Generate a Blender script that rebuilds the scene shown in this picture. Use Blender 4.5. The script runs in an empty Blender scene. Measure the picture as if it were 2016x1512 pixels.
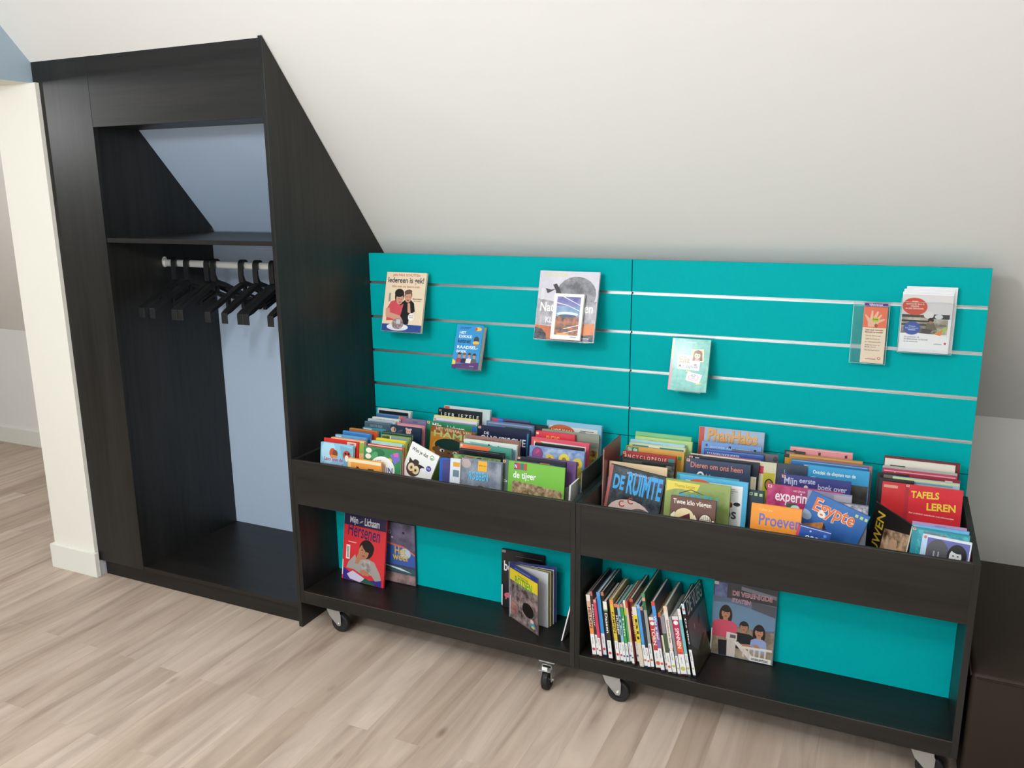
import bpy, math, random
from mathutils import Matrix, Vector

# ------------------------------------------------------------------ camera, world, lights, exposure
SC = bpy.context.scene
COL = SC.collection
cam_d = bpy.data.cameras.new('camera')
cam_d.sensor_width = 36.0
cam_d.lens = 1640.606 / 2016 * 36.0
cam_d.clip_start = 0.05
cam = bpy.data.objects.new('camera', cam_d)
COL.objects.link(cam)
CAM_P = (2.09865, -3.05479, 1.72582)
CR = Vector((0.90797682, 0.41893875, -0.00827156))
CU = Vector((-0.0856099, 0.20479608, 0.97505359))
CF = Vector((-0.41018171, 0.88461794, -0.22181539))
cam.matrix_world = Matrix(((CR.x, CU.x, -CF.x, CAM_P[0]), (CR.y, CU.y, -CF.y, CAM_P[1]),
                           (CR.z, CU.z, -CF.z, CAM_P[2]), (0, 0, 0, 1)))
SC.camera = cam
SC.view_settings.view_transform = 'Standard'
SC.view_settings.look = 'None'
SC.view_settings.gamma = 1.0
SC.view_settings.use_curve_mapping = False
SC.view_settings.exposure = -0.06

w = bpy.data.worlds.new('world')
SC.world = w
w.use_nodes = True
w.node_tree.nodes['Background'].inputs[0].default_value = (0.80, 0.88, 1.0, 1)
w.node_tree.nodes['Background'].inputs[1].default_value = 0.35


def area(name, loc, rot, sx, sy, power, col):
    l = bpy.data.lights.new(name, 'AREA')
    l.shape = 'RECTANGLE'
    l.size = sx
    l.size_y = sy
    l.energy = power
    l.color = col
    o = bpy.data.objects.new(name, l)
    o.location = loc
    o.rotation_euler = rot
    COL.objects.link(o)
    return o


WARM = (0.965, 0.995, 1.0)


def globe(loc, power, r=0.09):  # unseen point light, added as fill
    l = bpy.data.lights.new('fill_light', 'POINT')
    l.energy = power
    l.color = WARM
    l.shadow_soft_size = r
    o = bpy.data.objects.new('fill_light', l)
    o.location = loc
    COL.objects.link(o)
    return o


# globe fills added to brighten the slope and side room, ceiling panels and a window far behind
globe((0.7, -2.85, 2.34), 66)
globe((0.1, -4.0, 2.42), 52)
globe((2.5, -2.5, 2.36), 24)
globe((0.4, -5.6, 2.42), 14)
area('ceiling_light', (1.2, -5.0, 2.83), (0, 0, 0), 1.2, 0.6, 40, WARM)
globe((-3.0, -1.9, 2.2), 44)
area('window_daylight', (0.4, -6.3, 1.6), (math.radians(90), 0, 0), 3.2, 1.4, 40, (0.80, 0.90, 1.0))


# ------------------------------------------------------------------ materials
def lin(c):
    c = c / 255.0
    return c / 12.92 if c <= 0.04045 else ((c + 0.055) / 1.055) ** 2.4


def hexc(h):
    h = h.lstrip('#')
    if len(h) == 3:
        h = ''.join(a * 2 for a in h)
    return (lin(int(h[0:2], 16)), lin(int(h[2:4], 16)), lin(int(h[4:6], 16)), 1.0)


_M = {}


def new_mat(name):
    m = bpy.data.materials.new(name)
    m.use_nodes = True
    nt = m.node_tree
    return m, nt, nt.nodes['Principled BSDF']


def flat(col, rough=0.4, metal=0.0, spec=0.5, coat=0.0, name=None):
    k = ('f', col, rough, metal, spec, coat)
    if k in _M:
        return _M[k]
    m, nt, b = new_mat(name or 'paint_' + col.strip('#'))
    b.inputs['Base Color'].default_value = hexc(col)
    b.inputs['Roughness'].default_value = rough
    b.inputs['Metallic'].default_value = metal
    b.inputs['Specular IOR Level'].default_value = spec
    b.inputs['Coat Weight'].default_value = coat
    b.inputs['Coat Roughness'].default_value = 0.12
    _M[k] = m
    return m


def link(nt, a, b):
    nt.links.new(a, b)


def printed(col):
    """printed, plastic-covered paper. '#rrggbb' or '~c1,c2,scale' for photographic mottling"""
    if not col.startswith('~'):
        return flat(col, 0.34, 0, 0.4, 0.12)
    if col in _M:
        return _M[col]
    c1, c2, s = col[1:].split(',')
    m, nt, b = new_mat('photo_print')
    tc = nt.nodes.new('ShaderNodeTexCoord')
    n = nt.nodes.new('ShaderNodeTexNoise')
    n.inputs['Scale'].default_value = float(s)
    n.inputs['Detail'].default_value = 5
    n.inputs['Roughness'].default_value = 0.65
    r = nt.nodes.new('ShaderNodeValToRGB')
    r.color_ramp.elements[0].position = 0.38
    r.color_ramp.elements[0].color = hexc(c1)
    r.color_ramp.elements[1].position = 0.62
    r.color_ramp.elements[1].color = hexc(c2)
    link(nt, tc.outputs['Object'], n.inputs['Vector'])
    link(nt, n.outputs['Fac'], r.inputs['Fac'])
    link(nt, r.outputs['Color'], b.inputs['Base Color'])
    b.inputs['Roughness'].default_value = 0.34
    b.inputs['Coat Weight'].default_value = 0.12
    b.inputs['Coat Roughness'].default_value = 0.12
    _M[col] = m
    return m


def wood(axis, dark='#0c0b0a', light='#2b2724', rough=0.42):
    k = ('w', axis, dark, light)
    if k in _M:
        return _M[k]
    m, nt, b = new_mat('dark_oak_laminate_' + axis)
    tc = nt.nodes.new('ShaderNodeTexCoord')
    mp = nt.nodes.new('ShaderNodeMapping')
    s = [38.0, 38.0, 38.0]
    s['xyz'.index(axis)] = 1.6
    mp.inputs['Scale'].default_value = s
    n = nt.nodes.new('ShaderNodeTexNoise')
    n.inputs['Scale'].default_value = 1.6
    n.inputs['Detail'].default_value = 7
    n.inputs['Roughness'].default_value = 0.62
    n.inputs['Distortion'].default_value = 0.5
    mp2 = nt.nodes.new('ShaderNodeMapping')
    s2 = [7.0, 7.0, 7.0]
    s2['xyz'.index(axis)] = 0.7
    mp2.inputs['Scale'].default_value = s2
    n2 = nt.nodes.new('ShaderNodeTexNoise')
    n2.inputs['Scale'].default_value = 1.2
    n2.inputs['Detail'].default_value = 3
    mx = nt.nodes.new('ShaderNodeMath')
    mx.operation = 'MULTIPLY_ADD'
    mx.inputs[1].default_value = 0.55
    mx2 = nt.nodes.new('ShaderNodeMath')
    mx2.operation = 'MULTIPLY'
    mx2.inputs[1].default_value = 0.45
    r = nt.nodes.new('ShaderNodeValToRGB')
    r.color_ramp.elements[0].position = 0.32
    r.color_ramp.elements[0].color = hexc(dark)
    r.color_ramp.elements[1].position = 0.70
    r.color_ramp.elements[1].color = hexc(light)
    link(nt, tc.outputs['Object'], mp.inputs['Vector'])
    link(nt, tc.outputs['Object'], mp2.inputs['Vector'])
    link(nt, mp.outputs[0], n.inputs['Vector'])
    link(nt, mp2.outputs[0], n2.inputs['Vector'])
    link(nt, n2.outputs['Fac'], mx2.inputs[0])
    link(nt, n.outputs['Fac'], mx.inputs[0])
    link(nt, mx2.outputs[0], mx.inputs[2])
    link(nt, mx.outputs[0], r.inputs['Fac'])
    link(nt, r.outputs['Color'], b.inputs['Base Color'])
    bp = nt.nodes.new('ShaderNodeBump')
    bp.inputs['Strength'].default_value = 0.15
    bp.inputs['Distance'].default_value = 0.001
    link(nt, n.outputs['Fac'], bp.inputs['Height'])
    link(nt, bp.outputs[0], b.inputs['Normal'])
    b.inputs['Roughness'].default_value = rough
    b.inputs['Specular IOR Level'].default_value = 0.38
    _M[k] = m
    return m


def plaster(col, rough=0.7, name='wall_paint'):
    k = ('p', col)
    if k in _M:
        return _M[k]
    m, nt, b = new_mat(name)
    b.inputs['Base Color'].default_value = hexc(col)
    b.inputs['Roughness'].default_value = rough
    b.inputs['Specular IOR Level'].default_value = 0.25
    tc = nt.nodes.new('ShaderNodeTexCoord')
    n = nt.nodes.new('ShaderNodeTexNoise')
    n.inputs['Scale'].default_value = 140
    n.inputs['Detail'].default_value = 3
    bp = nt.nodes.new('ShaderNodeBump')
    bp.inputs['Strength'].default_value = 0.05
    bp.inputs['Distance'].default_value = 0.002
    link(nt, tc.outputs['Object'], n.inputs['Vector'])
    link(nt, n.outputs['Fac'], bp.inputs['Height'])
    link(nt, bp.outputs[0], b.inputs['Normal'])
    _M[k] = m
    return m


def floor_mat():
    m, nt, b = new_mat('oak_vinyl_planks')
    N = nt.nodes.new
    tc = N('ShaderNodeTexCoord')
    sp = N('ShaderNodeSeparateXYZ')
    link(nt, tc.outputs['Object'], sp.inputs[0])
    cb = N('ShaderNodeCombineXYZ')
    link(nt, sp.outputs['Y'], cb.inputs['X'])
    link(nt, sp.outputs['X'], cb.inputs['Y'])
    br = N('ShaderNodeTexBrick')
    br.offset = 0.37
    br.inputs['Scale'].default_value = 1.0
    br.inputs['Brick Width'].default_value = 1.05
    br.inputs['Row Height'].default_value = 0.105
    br.inputs['Mortar Size'].default_value = 0.0006
    br.inputs['Mortar Smooth'].default_value = 0.3
    br.inputs['Bias'].default_value = 0.0
    br.inputs['Color1'].default_value = (0, 0, 0, 1)
    br.inputs['Color2'].default_value = (1, 1, 1, 1)
    br.inputs['Mortar'].default_value = (0.3, 0.3, 0.3, 1)
    link(nt, cb.outputs[0], br.inputs['Vector'])
    # stretched grain, shifted per plank
    off = N('ShaderNodeVectorMath')
    off.operation = 'MULTIPLY'
    off.inputs[1].default_value = (17.0, 9.0, 5.0)
    link(nt, br.outputs['Color'], off.inputs[0])
    mp = N('ShaderNodeMapping')
    mp.inputs['Scale'].default_value = (11.0, 1.15, 1.0)
    link(nt, tc.outputs['Object'], mp.inputs['Vector'])
    ad = N('ShaderNodeVectorMath')
    ad.operation = 'ADD'
    link(nt, mp.outputs[0], ad.inputs[0])
    link(nt, off.outputs[0], ad.inputs[1])
    n1 = N('ShaderNodeTexNoise')
    n1.inputs['Scale'].default_value = 1.0
    n1.inputs['Detail'].default_value = 6
    n1.inputs['Roughness'].default_value = 0.55
    n1.inputs['Distortion'].default_value = 1.1
    link(nt, ad.outputs[0], n1.inputs['Vector'])
    r = N('ShaderNodeValToRGB')
    e = r.color_ramp.elements
    e[0].position = 0.25
    e[0].color = hexc('#a49183')
    e[1].position = 0.72
    e[1].color = hexc('#dccabb')
    e2 = r.color_ramp.elements.new(0.45)
    e2.color = hexc('#c3b1a2')
    link(nt, n1.outputs['Fac'], r.inputs['Fac'])
    # plank tone
    tone = N('ShaderNodeValToRGB')
    tone.color_ramp.elements[0].color = hexc('#ece7e2')
    tone.color_ramp.elements[1].color = hexc('#ffffff')
    link(nt, br.outputs['Color'], tone.inputs['Fac'])
    mu = N('ShaderNodeMix')
    mu.data_type = 'RGBA'
    mu.blend_type = 'MULTIPLY'
    mu.inputs['Factor'].default_value = 1.0
    link(nt, r.outputs['Color'], mu.inputs['A'])
    link(nt, tone.outputs['Color'], mu.inputs['B'])
    # knots
    mk = N('ShaderNodeMapping')
    mk.inputs['Scale'].default_value = (5.0, 2.2, 1.0)
    link(nt, tc.outputs['Object'], mk.inputs['Vector'])
    vo = N('ShaderNodeTexVoronoi')
    vo.inputs['Scale'].default_value = 1.0
    link(nt, mk.outputs[0], vo.inputs['Vector'])
    kr = N('ShaderNodeValToRGB')
    kr.color_ramp.elements[0].position = 0.02
    kr.color_ramp.elements[0].color = (0.62, 0.57, 0.54, 1)
    kr.color_ramp.elements[1].position = 0.09
    kr.color_ramp.elements[1].color = (1, 1, 1, 1)
    link(nt, vo.outputs['Distance'], kr.inputs['Fac'])
    mk2 = N('ShaderNodeMix')
    mk2.data_type = 'RGBA'
    mk2.blend_type = 'MULTIPLY'
    mk2.inputs['Factor'].default_value = 1.0
    link(nt, mu.outputs['Result'], mk2.inputs['A'])
    link(nt, kr.outputs['Color'], mk2.inputs['B'])
    link(nt, mk2.outputs['Result'], b.inputs['Base Color'])
    b.inputs['Roughness'].default_value = 0.5
    b.inputs['Specular IOR Level'].default_value = 0.35
    return m


def acrylic():
    if 'acr' in _M:
        return _M['acr']
    m, nt, b = new_mat('clear_acrylic')
    b.inputs['Base Color'].default_value = (0.97, 1.0, 1.0, 1)
    b.inputs['Roughness'].default_value = 0.04
    b.inputs['IOR'].default_value = 1.45
    b.inputs['Transmission Weight'].default_value = 1.0
    b.inputs['Alpha'].default_value = 0.45
    _M['acr'] = m
    return m


# ------------------------------------------------------------------ mesh helpers
class MB:
    def __init__(s):
        s.v, s.f, s.m, s.mats = [], [], [], []

    def mi(s, mat):
        if mat not in s.mats:
            s.mats.append(mat)
        return s.mats.index(mat)

    def poly(s, pts, mat):
        i = len(s.v)
        s.v += [tuple(p) for p in pts]
        s.f.append(tuple(range(i, i + len(pts))))
        s.m.append(s.mi(mat))

    def box(s, x0, x1, y0, y1, z0, z1, mat):
        i = len(s.v)
        s.v += [(x0, y0, z0), (x1, y0, z0), (x1, y1, z0), (x0, y1, z0),
                (x0, y0, z1), (x1, y0, z1), (x1, y1, z1), (x0, y1, z1)]
        for f in ((0, 3, 2, 1), (4, 5, 6, 7), (0, 1, 5, 4), (1, 2, 6, 5), (2, 3, 7, 6), (3, 0, 4, 7)):
            s.f.append(tuple(i + k for k in f))
            s.m.append(s.mi(mat))

    def prism(s, prof, axis, a0, a1, mat):
        """closed 2-D profile extruded along axis; profile is (y,z) for x, (x,z) for y, (x,y) for z"""
        def P(p, a):
            return {'x': (a, p[0], p[1]), 'y': (p[0], a, p[1]), 'z': (p[0], p[1], a)}[axis]
        n = len(prof)
        i = len(s.v)
        s.v += [P(p, a0) for p in prof] + [P(p, a1) for p in prof]
        k = s.mi(mat)
        s.f.append(tuple(i + j for j in range(n)))
        s.f.append(tuple(i + n + j for j in reversed(range(n))))
        s.m += [k, k]
        for j in range(n):
            s.f.append((i + j, i + n + j, i + n + (j + 1) % n, i + (j + 1) % n))
            s.m.append(k)

    def tube(s, p0, p1, r, mat, n=16, r1=None, cap=True):
        p0, p1 = Vector(p0), Vector(p1)
        d = (p1 - p0).normalized()
        a = d.orthogonal().normalized()
        b = d.cross(a)
        r1 = r if r1 is None else r1
        i = len(s.v)
        k = s.mi(mat)
        for c, rr in ((p0, r), (p1, r1)):
            for j in range(n):
                t = 2 * math.pi * j / n
                s.v.append(tuple(c + a * math.cos(t) * rr + b * math.sin(t) * rr))
        for j in range(n):
            s.f.append((i + j, i + (j + 1) % n, i + n + (j + 1) % n, i + n + j))
            s.m.append(k)
        if cap:
            s.f.append(tuple(i + j for j in reversed(range(n))))
            s.f.append(tuple(i + n + j for j in range(n)))
            s.m += [k, k]

    def lathe(s, prof, c, ax, mat, n=32):
        """prof = [(radius, offset along ax)], closed ring profile"""
        ax = Vector(ax).normalized()
        a = ax.orthogonal().normalized()
        b = ax.cross(a)
        c = Vector(c)
        i = len(s.v)
        k = s.mi(mat)
        m = len(prof)
        for j in range(n):
            t = 2 * math.pi * j / n
            for r, o in prof:
                s.v.append(tuple(c + ax * o + (a * math.cos(t) + b * math.sin(t)) * r))
        for j in range(n):
            for q in range(m):
                A = i + j * m + q
                B = i + j * m + (q + 1) % m
                C_ = i + ((j + 1) % n) * m + (q + 1) % m
                D = i + ((j + 1) % n) * m + q
                s.f.append((A, B, C_, D))
                s.m.append(k)

    def build(s, name, parent=None, bevel=0.0, smooth=False, seg=2):
        me = bpy.data.meshes.new(name)
        me.from_pydata(s.v, [], s.f)
        for m in s.mats:
            me.materials.append(m)
        me.polygons.foreach_set('material_index', s.m)
        if smooth:
            me.polygons.foreach_set('use_smooth', [True] * len(s.f))
        me.update()
        import bmesh
        bm = bmesh.new()
        bm.from_mesh(me)
        if any(len(f) > 4 or True for f in s.f) and not getattr(s, 'open', False):
            bmesh.ops.recalc_face_normals(bm, faces=bm.faces)
        bm.to_mesh(me)
        bm.free()
        o = bpy.data.objects.new(name, me)
        COL.objects.link(o)
        if parent:
            o.parent = parent
        if bevel:
            md = o.modifiers.new('bevel', 'BEVEL')
            md.width = bevel
            md.segments = seg
            md.limit_method = 'ANGLE'
            md.angle_limit = math.radians(40)
        return o


def tag(o, label=None, cat=None, group=None, kind=None):
    if label:
        o['label'] = label
    if cat:
        o['category'] = cat
    if group:
        o['group'] = group
    if kind:
        o['kind'] = kind
    return o


def empty(name, loc=(0, 0, 0), label=None, cat=None, group=None):
    o = bpy.data.objects.new(name, None)
    o.empty_display_size = 0.05
    o.location = loc
    COL.objects.link(o)
    return tag(o, label, cat, group)


def copy_tree(o, parent=None):
    c = o.copy()
    COL.objects.link(c)
    if parent:
        c.parent = parent
        c.matrix_parent_inverse = o.matrix_parent_inverse.copy()
    for ch in list(o.children):
        copy_tree(ch, c)
    return c


# ------------------------------------------------------------------ measured layout (metres)
W = 1.1869           # width of one book unit
D = 0.5905           # front of the units / wardrobe
ZT, ZB, ZS, ZU = 0.7218, 0.5376, 0.1633, 0.1106
ZF = 0.556           # tray floor
T = 0.0177
YL = -0.3535         # teal back of the lower shelf
KY, KZ = 0.695, 0.837
MS = 1.124


def slope_z(y):
    return 1.483 + MS * (0.12 - y)


def slope_y(z):
    return 0.12 - (z - 1.483) / MS


CEIL = 2.85
# ------------------------------------------------------------------ the room
WHITE = plaster('#f1f0ec')
CREAM = plaster('#f1efe6', name='cream_paint')
BLUE = plaster('#a9bccb', name='pale_blue_paint')
TRIM = flat('#eeeee6', 0.35, name='white_gloss_trim')

mb = MB()
mb.box(-6.5, 6.5, -6.5, KY + 0.1, -0.1, 0.0, floor_mat())
tag(mb.build('floor'), kind='structure')
mb = MB()
mb.box(-6.5, 6.5, KY, KY + 0.12, 0.0, KZ, WHITE)
tag(mb.build('wall_back'), kind='structure')
yc = slope_y(CEIL)
mb = MB()
mb.prism([(KY + 0.12, slope_z(KY + 0.12)), (yc, CEIL), (yc, CEIL + 0.15), (KY + 0.25, slope_z(KY + .12) + .02)], 'x', -6.5, 6.5, WHITE)
tag(mb.build('ceiling'), 'sloping white attic ceiling plane', kind='structure')
mb = MB()
mb.box(-6.5, 6.5, -6.5, yc, CEIL, CEIL + 0.15, WHITE)
tag(mb.build('ceiling'), kind='structure')
mb = MB()
mb.box(-6.5, 6.5, -6.62, -6.5, 0, CEIL, WHITE)
tag(mb.build('wall_front'), kind='structure')
mb = MB()
mb.box(6.5, 6.62, -6.5, KY, 0, CEIL, WHITE)
tag(mb.build('wall_right'), kind='structure')
mb = MB()
mb.box(-6.62, -6.5, -6.5, KY, 0, CEIL, WHITE)
tag(mb.build('wall_left_far'), kind='structure')
# wall stub left of the wardrobe and the blue wall above the opening
HZ = 2.19
mb = MB()
mb.prism([(-0.6, 0), (KY, 0), (KY, slope_z(KY)), (slope_y(HZ), HZ), (-0.6, HZ)], 'x', -1.457, -1.185, CREAM)
tag(mb.build('wall_left'), kind='structure')
mb = MB()
yb = slope_y(HZ)
mb.prism([(-3.6, HZ), (yb, HZ), (yc, CEIL), (-3.6, CEIL)], 'x', -1.457, -1.2195, BLUE)
hdr = mb.build('wall_left_header')
hdr.data.materials.append(CREAM)
for p in hdr.data.polygons:
    if p.normal.z < -0.9:
        p.material_index = 1
tag(hdr, kind='structure')
mb = MB()
mb.box(-1.457, -1.2195, -6.5, -3.6, 0, CEIL, BLUE)
tag(mb.build('wall_left_near'), kind='structure')
# baseboards
mb = MB()
mb.box(-6.5, -1.47, KY - 0.015, KY, 0, 0.115, TRIM)
tag(mb.build('baseboard_back', bevel=0.002), kind='structure')
mb = MB()
mb.box(-1.4745, -1.170, -0.615, -0.6, 0, 0.118, TRIM)
mb.box(-1.1845, -1.170, -0.600, -0.592, 0, 0.118, TRIM)
mb.box(-1.1845, -1.174, -0.592, -0.556, 0, 0.074, flat('#c9ccd2', 0.5))
mb.box(-1.4745, -1.457, -0.600, 0.67, 0, 0.118, TRIM)
tag(mb.build('baseboard_left', bevel=0.0015), kind='structure')

# ------------------------------------------------------------------ wardrobe
WV = wood('z', '#121211', '#2c2b29', 0.40)
WX = wood('x', '#0c0b0a', '#2a2623', 0.42)
EDGE = flat('#4a413b', 0.5)  # paler brown for the painted catch-light on board edges
FY = -0.5830         # face of the wardrobe fronts
XO, XR = -0.8967, -T
wr = empty('wardrobe', (-0.6, -0.3, 0), 'tall dark wood open wardrobe fitted under the sloping ceiling', 'wardrobe')


def wpart(mb_, name, bevel=0.0008, label=None):
    o = mb_.build(name, wr, bevel=bevel)
    o.matrix_parent_inverse = Matrix.Translation((0.6, 0.3, 0))
    if label:
        o['label'] = label
    return o


mb = MB()
mb.prism([(-0.5914, 0), (0.68, 0), (0.68, slope_z(0.68) - 0.004), (slope_y(2.281), 2.277), (-0.5914, 2.277)], 'x', -T, 0, WV)
wpart(mb, 'side_panel')
mb = MB()
mb.prism([(-0.5650, 0.077), (0.012, 0.077), (0.012, slope_z(0.012) - .006), (-0.5650, 2.246)], 'x', XO - T, XO, WV)
wpart(mb, 'side_panel')
ZTOP = 2.272
mb = MB()
mb.prism([(-1.184, 0.077), (XO, 0.077), (XO, ZTOP), (-1.218, ZTOP), (-1.218, HZ + .002), (-1.184, HZ - .001)], 'y', FY, -0.5650, WV)
wpart(mb, 'filler_panel')
mb = MB()
mb.box(XO + .001, -T, FY, -0.5650, 2.003, ZTOP, WX)
wpart(mb, 'fascia')
mb = MB()
mb.box(XO, -T, -0.5650, slope_y(2.022) - 0.006, 2.005, 2.022, WX)
wpart(mb, 'top_panel')
mb = MB()
mb.box(XO, -T, -0.580, 0.012, 1.545, 1.563, WX)
o = wpart(mb, 'shelf')
mb = MB()
mb.box(XO, -T, -0.5810, 0.012, 0.077, 0.095, WX)
wpart(mb, 'floor_panel')
mb = MB()
mb.box(-1.170, -T, -0.5600, -0.5450, 0.0, 0.0768, WX)
wpart(mb, 'plinth')
BACK = flat('#b9cce3', 0.5, name='pale_blue_panel')
mb = MB()
mb.box(XO - T, -T, 0.0125, 0.0185, 0.077, 1.56, BACK)
wpart(mb, 'back_panel', label='pale blue back panel')
mb = MB()
ya, yb2 = slope_y(1.566), slope_y(2.05)
mb.prism([(ya - .004, 1.566 - .001), (yb2 - .004, 2.049), (yb2 - .010, 2.049), (ya - .010, 1.565)], 'x', XO, -T, BACK)
wpart(mb, 'sloping_back_panel', label='pale blue panel on the slope')
# oval clothes rail on two sockets
CHR = flat('#f0f0ee', 0.34, 0.55, name='chromed_steel')
mb = MB()
RZ = 1.440
prof = [(-0.29 + 0.0085 * math.cos(a), RZ + 0.0155 * math.sin(a)) for a in [2 * math.pi * i / 20 for i in range(20)]]
mb.prism(prof, 'x', XO + 0.001, -T - 0.001, CHR)
o = wpart(mb, 'clothes_rail', 0)
mb = MB()
prof = [(-0.29 + 0.014 * math.cos(a), RZ + 0.004 + 0.024 * math.sin(a)) for a in [2 * math.pi * i / 16 for i in range(16)]]
mb.prism(prof, 'x', XO, XO + 0.006, CHR)
mb.tube((XO, -0.29, RZ + .024), (XO + .009, -0.29, RZ + .024), .004, CHR, 10)
wpart(mb, 'rail_socket', 0)

# ------------------------------------------------------------------ coat hangers
HB = flat('#1b1c1d', 0.38, 0, 0.5, name='black_hanger_plastic')


def make_hanger():
    r = empty('coat_hanger', (0, 0, 0))
    hw = 0.0150
    # flat hook strap looping over the rail (profile in y,z around the rail centre)
    R, r0 = 0.0255, 0.0195
    arc = [math.radians(-20 + i * 200 / 14) for i in range(15)]
    outer = [(R * math.cos(a) * 0.80, R * math.sin(a)) for a in arc] + [(-0.0215, -0.040), (-0.020, -0.070), (0.012, -0.088)]
    inner = [(r0 * math.cos(a) * 0.70, r0 * math.sin(a)) for a in arc] + [(-0.0145, -0.040), (-0.006, -0.062), (0.022, -0.082)]
    mb = MB()
    for i in range(len(outer) - 1):
        q = [outer[i], outer[i + 1], inner[i + 1], inner[i]]
        mb.prism(q, 'x', -hw * 0.85, hw * 0.85, HB)
    mb.build('hook', r)
    # shoulders: two sloping arms ending in a turned-down tip
    mb = MB()
    for s in (-1, 1):
        mb.prism([(0, -0.066), (s * 0.045, -0.083), (s * 0.205, -0.160), (s * 0.222, -0.1715), (s * 0.222, -0.214), (s * 0.2175, -0.214),
                  (s * 0.2175, -0.179), (s * 0.19, -0.171), (s * 0.045, -0.100), (0, -0.086)], 'x', -hw, hw, HB)
        # centre rib and brace under each arm
        mb.prism([(s * 0.05, -0.098), (s * 0.215, -0.176), (s * 0.213, -0.186), (s * 0.05, -0.114)], 'x', -0.002, 0.002, HB)
        mb.prism([(0, -0.112), (s * 0.105, -0.156), (s * 0.105, -0.166), (0, -0.124)], 'x', -hw * .5, hw * .5, HB)
        mb.prism([(s * 0.100, -0.124), (s * 0.110, -0.130), (s * 0.110, -0.166), (s * 0.100, -0.166)], 'x', -hw * .5, hw * .5, HB)
    mb.box(-hw * .5, hw * .5, -0.006, 0.006, -0.122, -0.07, HB)
    mb.build('shoulder_bar', r, bevel=0.0012)
    return r


HL = ['black coat hanger nearest the left end of the rail', 'second black coat hanger from the left end of the rail',
      'left one of two close hangers in the dark left half', 'right one of two close hangers in the dark left half',
      'black hanger in front of the left edge of the blue panel', 'hanger hung alone against the blue panel, left of the touching pair',
      'left hanger of the touching pair against the blue panel', 'right hanger of the touching pair against the blue panel',
      'black hanger partly behind the right wardrobe side']
h0 = make_hanger()
for i, hx in enumerate([-.826, -.752, -.634, -.597, -.441, -.362, -.276, -.246, -.126]):
    h = h0 if i == 0 else copy_tree(h0)
    h.location = (hx, -0.29, RZ)
    h.rotation_euler = (0, 0, math.radians([2, -1, 1, 0, -1.5, 1, 0, 0, 1][i]))
    tag(h, HL[i], 'hanger', 'black hangers on the wardrobe rail')

# ------------------------------------------------------------------ slatwall
TEAL = flat('#00acb0', 0.55, 0, 0.05, name='teal_laminate')
TEALE = flat('#5ec5c4', 0.5, name='teal_edge')
ALU = flat('#e3e6e6', 0.28, 1.0, name='aluminium')
ZTT = 1.483
SLOTS = [1.3576 - 0.15 * i for i in range(4)]
for i, (x0, x1, lab) in enumerate(((0.0015, 1.1835, 'left teal slatwall panel beside the wardrobe'), (1.187, 2.3683, 'right teal slatwall panel under the slope'))):
    r = empty('slatwall_panel', (x0, 0.01, 0), lab, 'slatwall', 'teal slatwall panels')
    z_hi = ZTT
    for k, zs in enumerate(SLOTS + [None]):
        z_lo = 0.797 if zs is None else zs + 0.0058
        mb = MB()
        mb.box(0, x1 - x0, -0.010, 0.006, z_lo, z_hi, TEAL)
        mb.build('board_slat', r, bevel=0.0007)
        if zs is not None:
            z_hi = zs - 0.0058
    mb = MB()
    mb.box(0, x1 - x0, 0.006, 0.012, 0.0, ZTT, TEAL)
    mb.build('backing_board', r)
    mb = MB()
    mb.box(0, x1 - x0, -0.010, 0.006, 0.0, 0.794, TEAL)
    mb.build('lower_board', r, bevel=0.0007)
    for zs in SLOTS:
        mb = MB()
        L0, L1 = 0.0005, x1 - x0 - 0.0005
        # C-shaped insert, its tilted back wall catches the light
        mb.prism([(-0.0098, zs - 0.0056), (0.0058, zs - 0.0056), (0.0058, zs + 0.0056), (-0.0098, zs + 0.0056),
                  (-0.0098, zs + 0.0046), (0.0040, zs + 0.0046), (-0.0060, zs - 0.0040), (-0.0098, zs - 0.0040)], 'x', L0, L1, ALU)
        mb.build('slot_insert', r)

# ------------------------------------------------------------------ rolling book units
ZN = flat('#b9bbb8', 0.38, 0.7, name='zinc_plated_steel')
RUB = flat('#17181a', 0.6, name='black_rubber')
BOLT = flat('#e8e8e6', 0.22, 1.0, name='bright_bolt')


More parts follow.
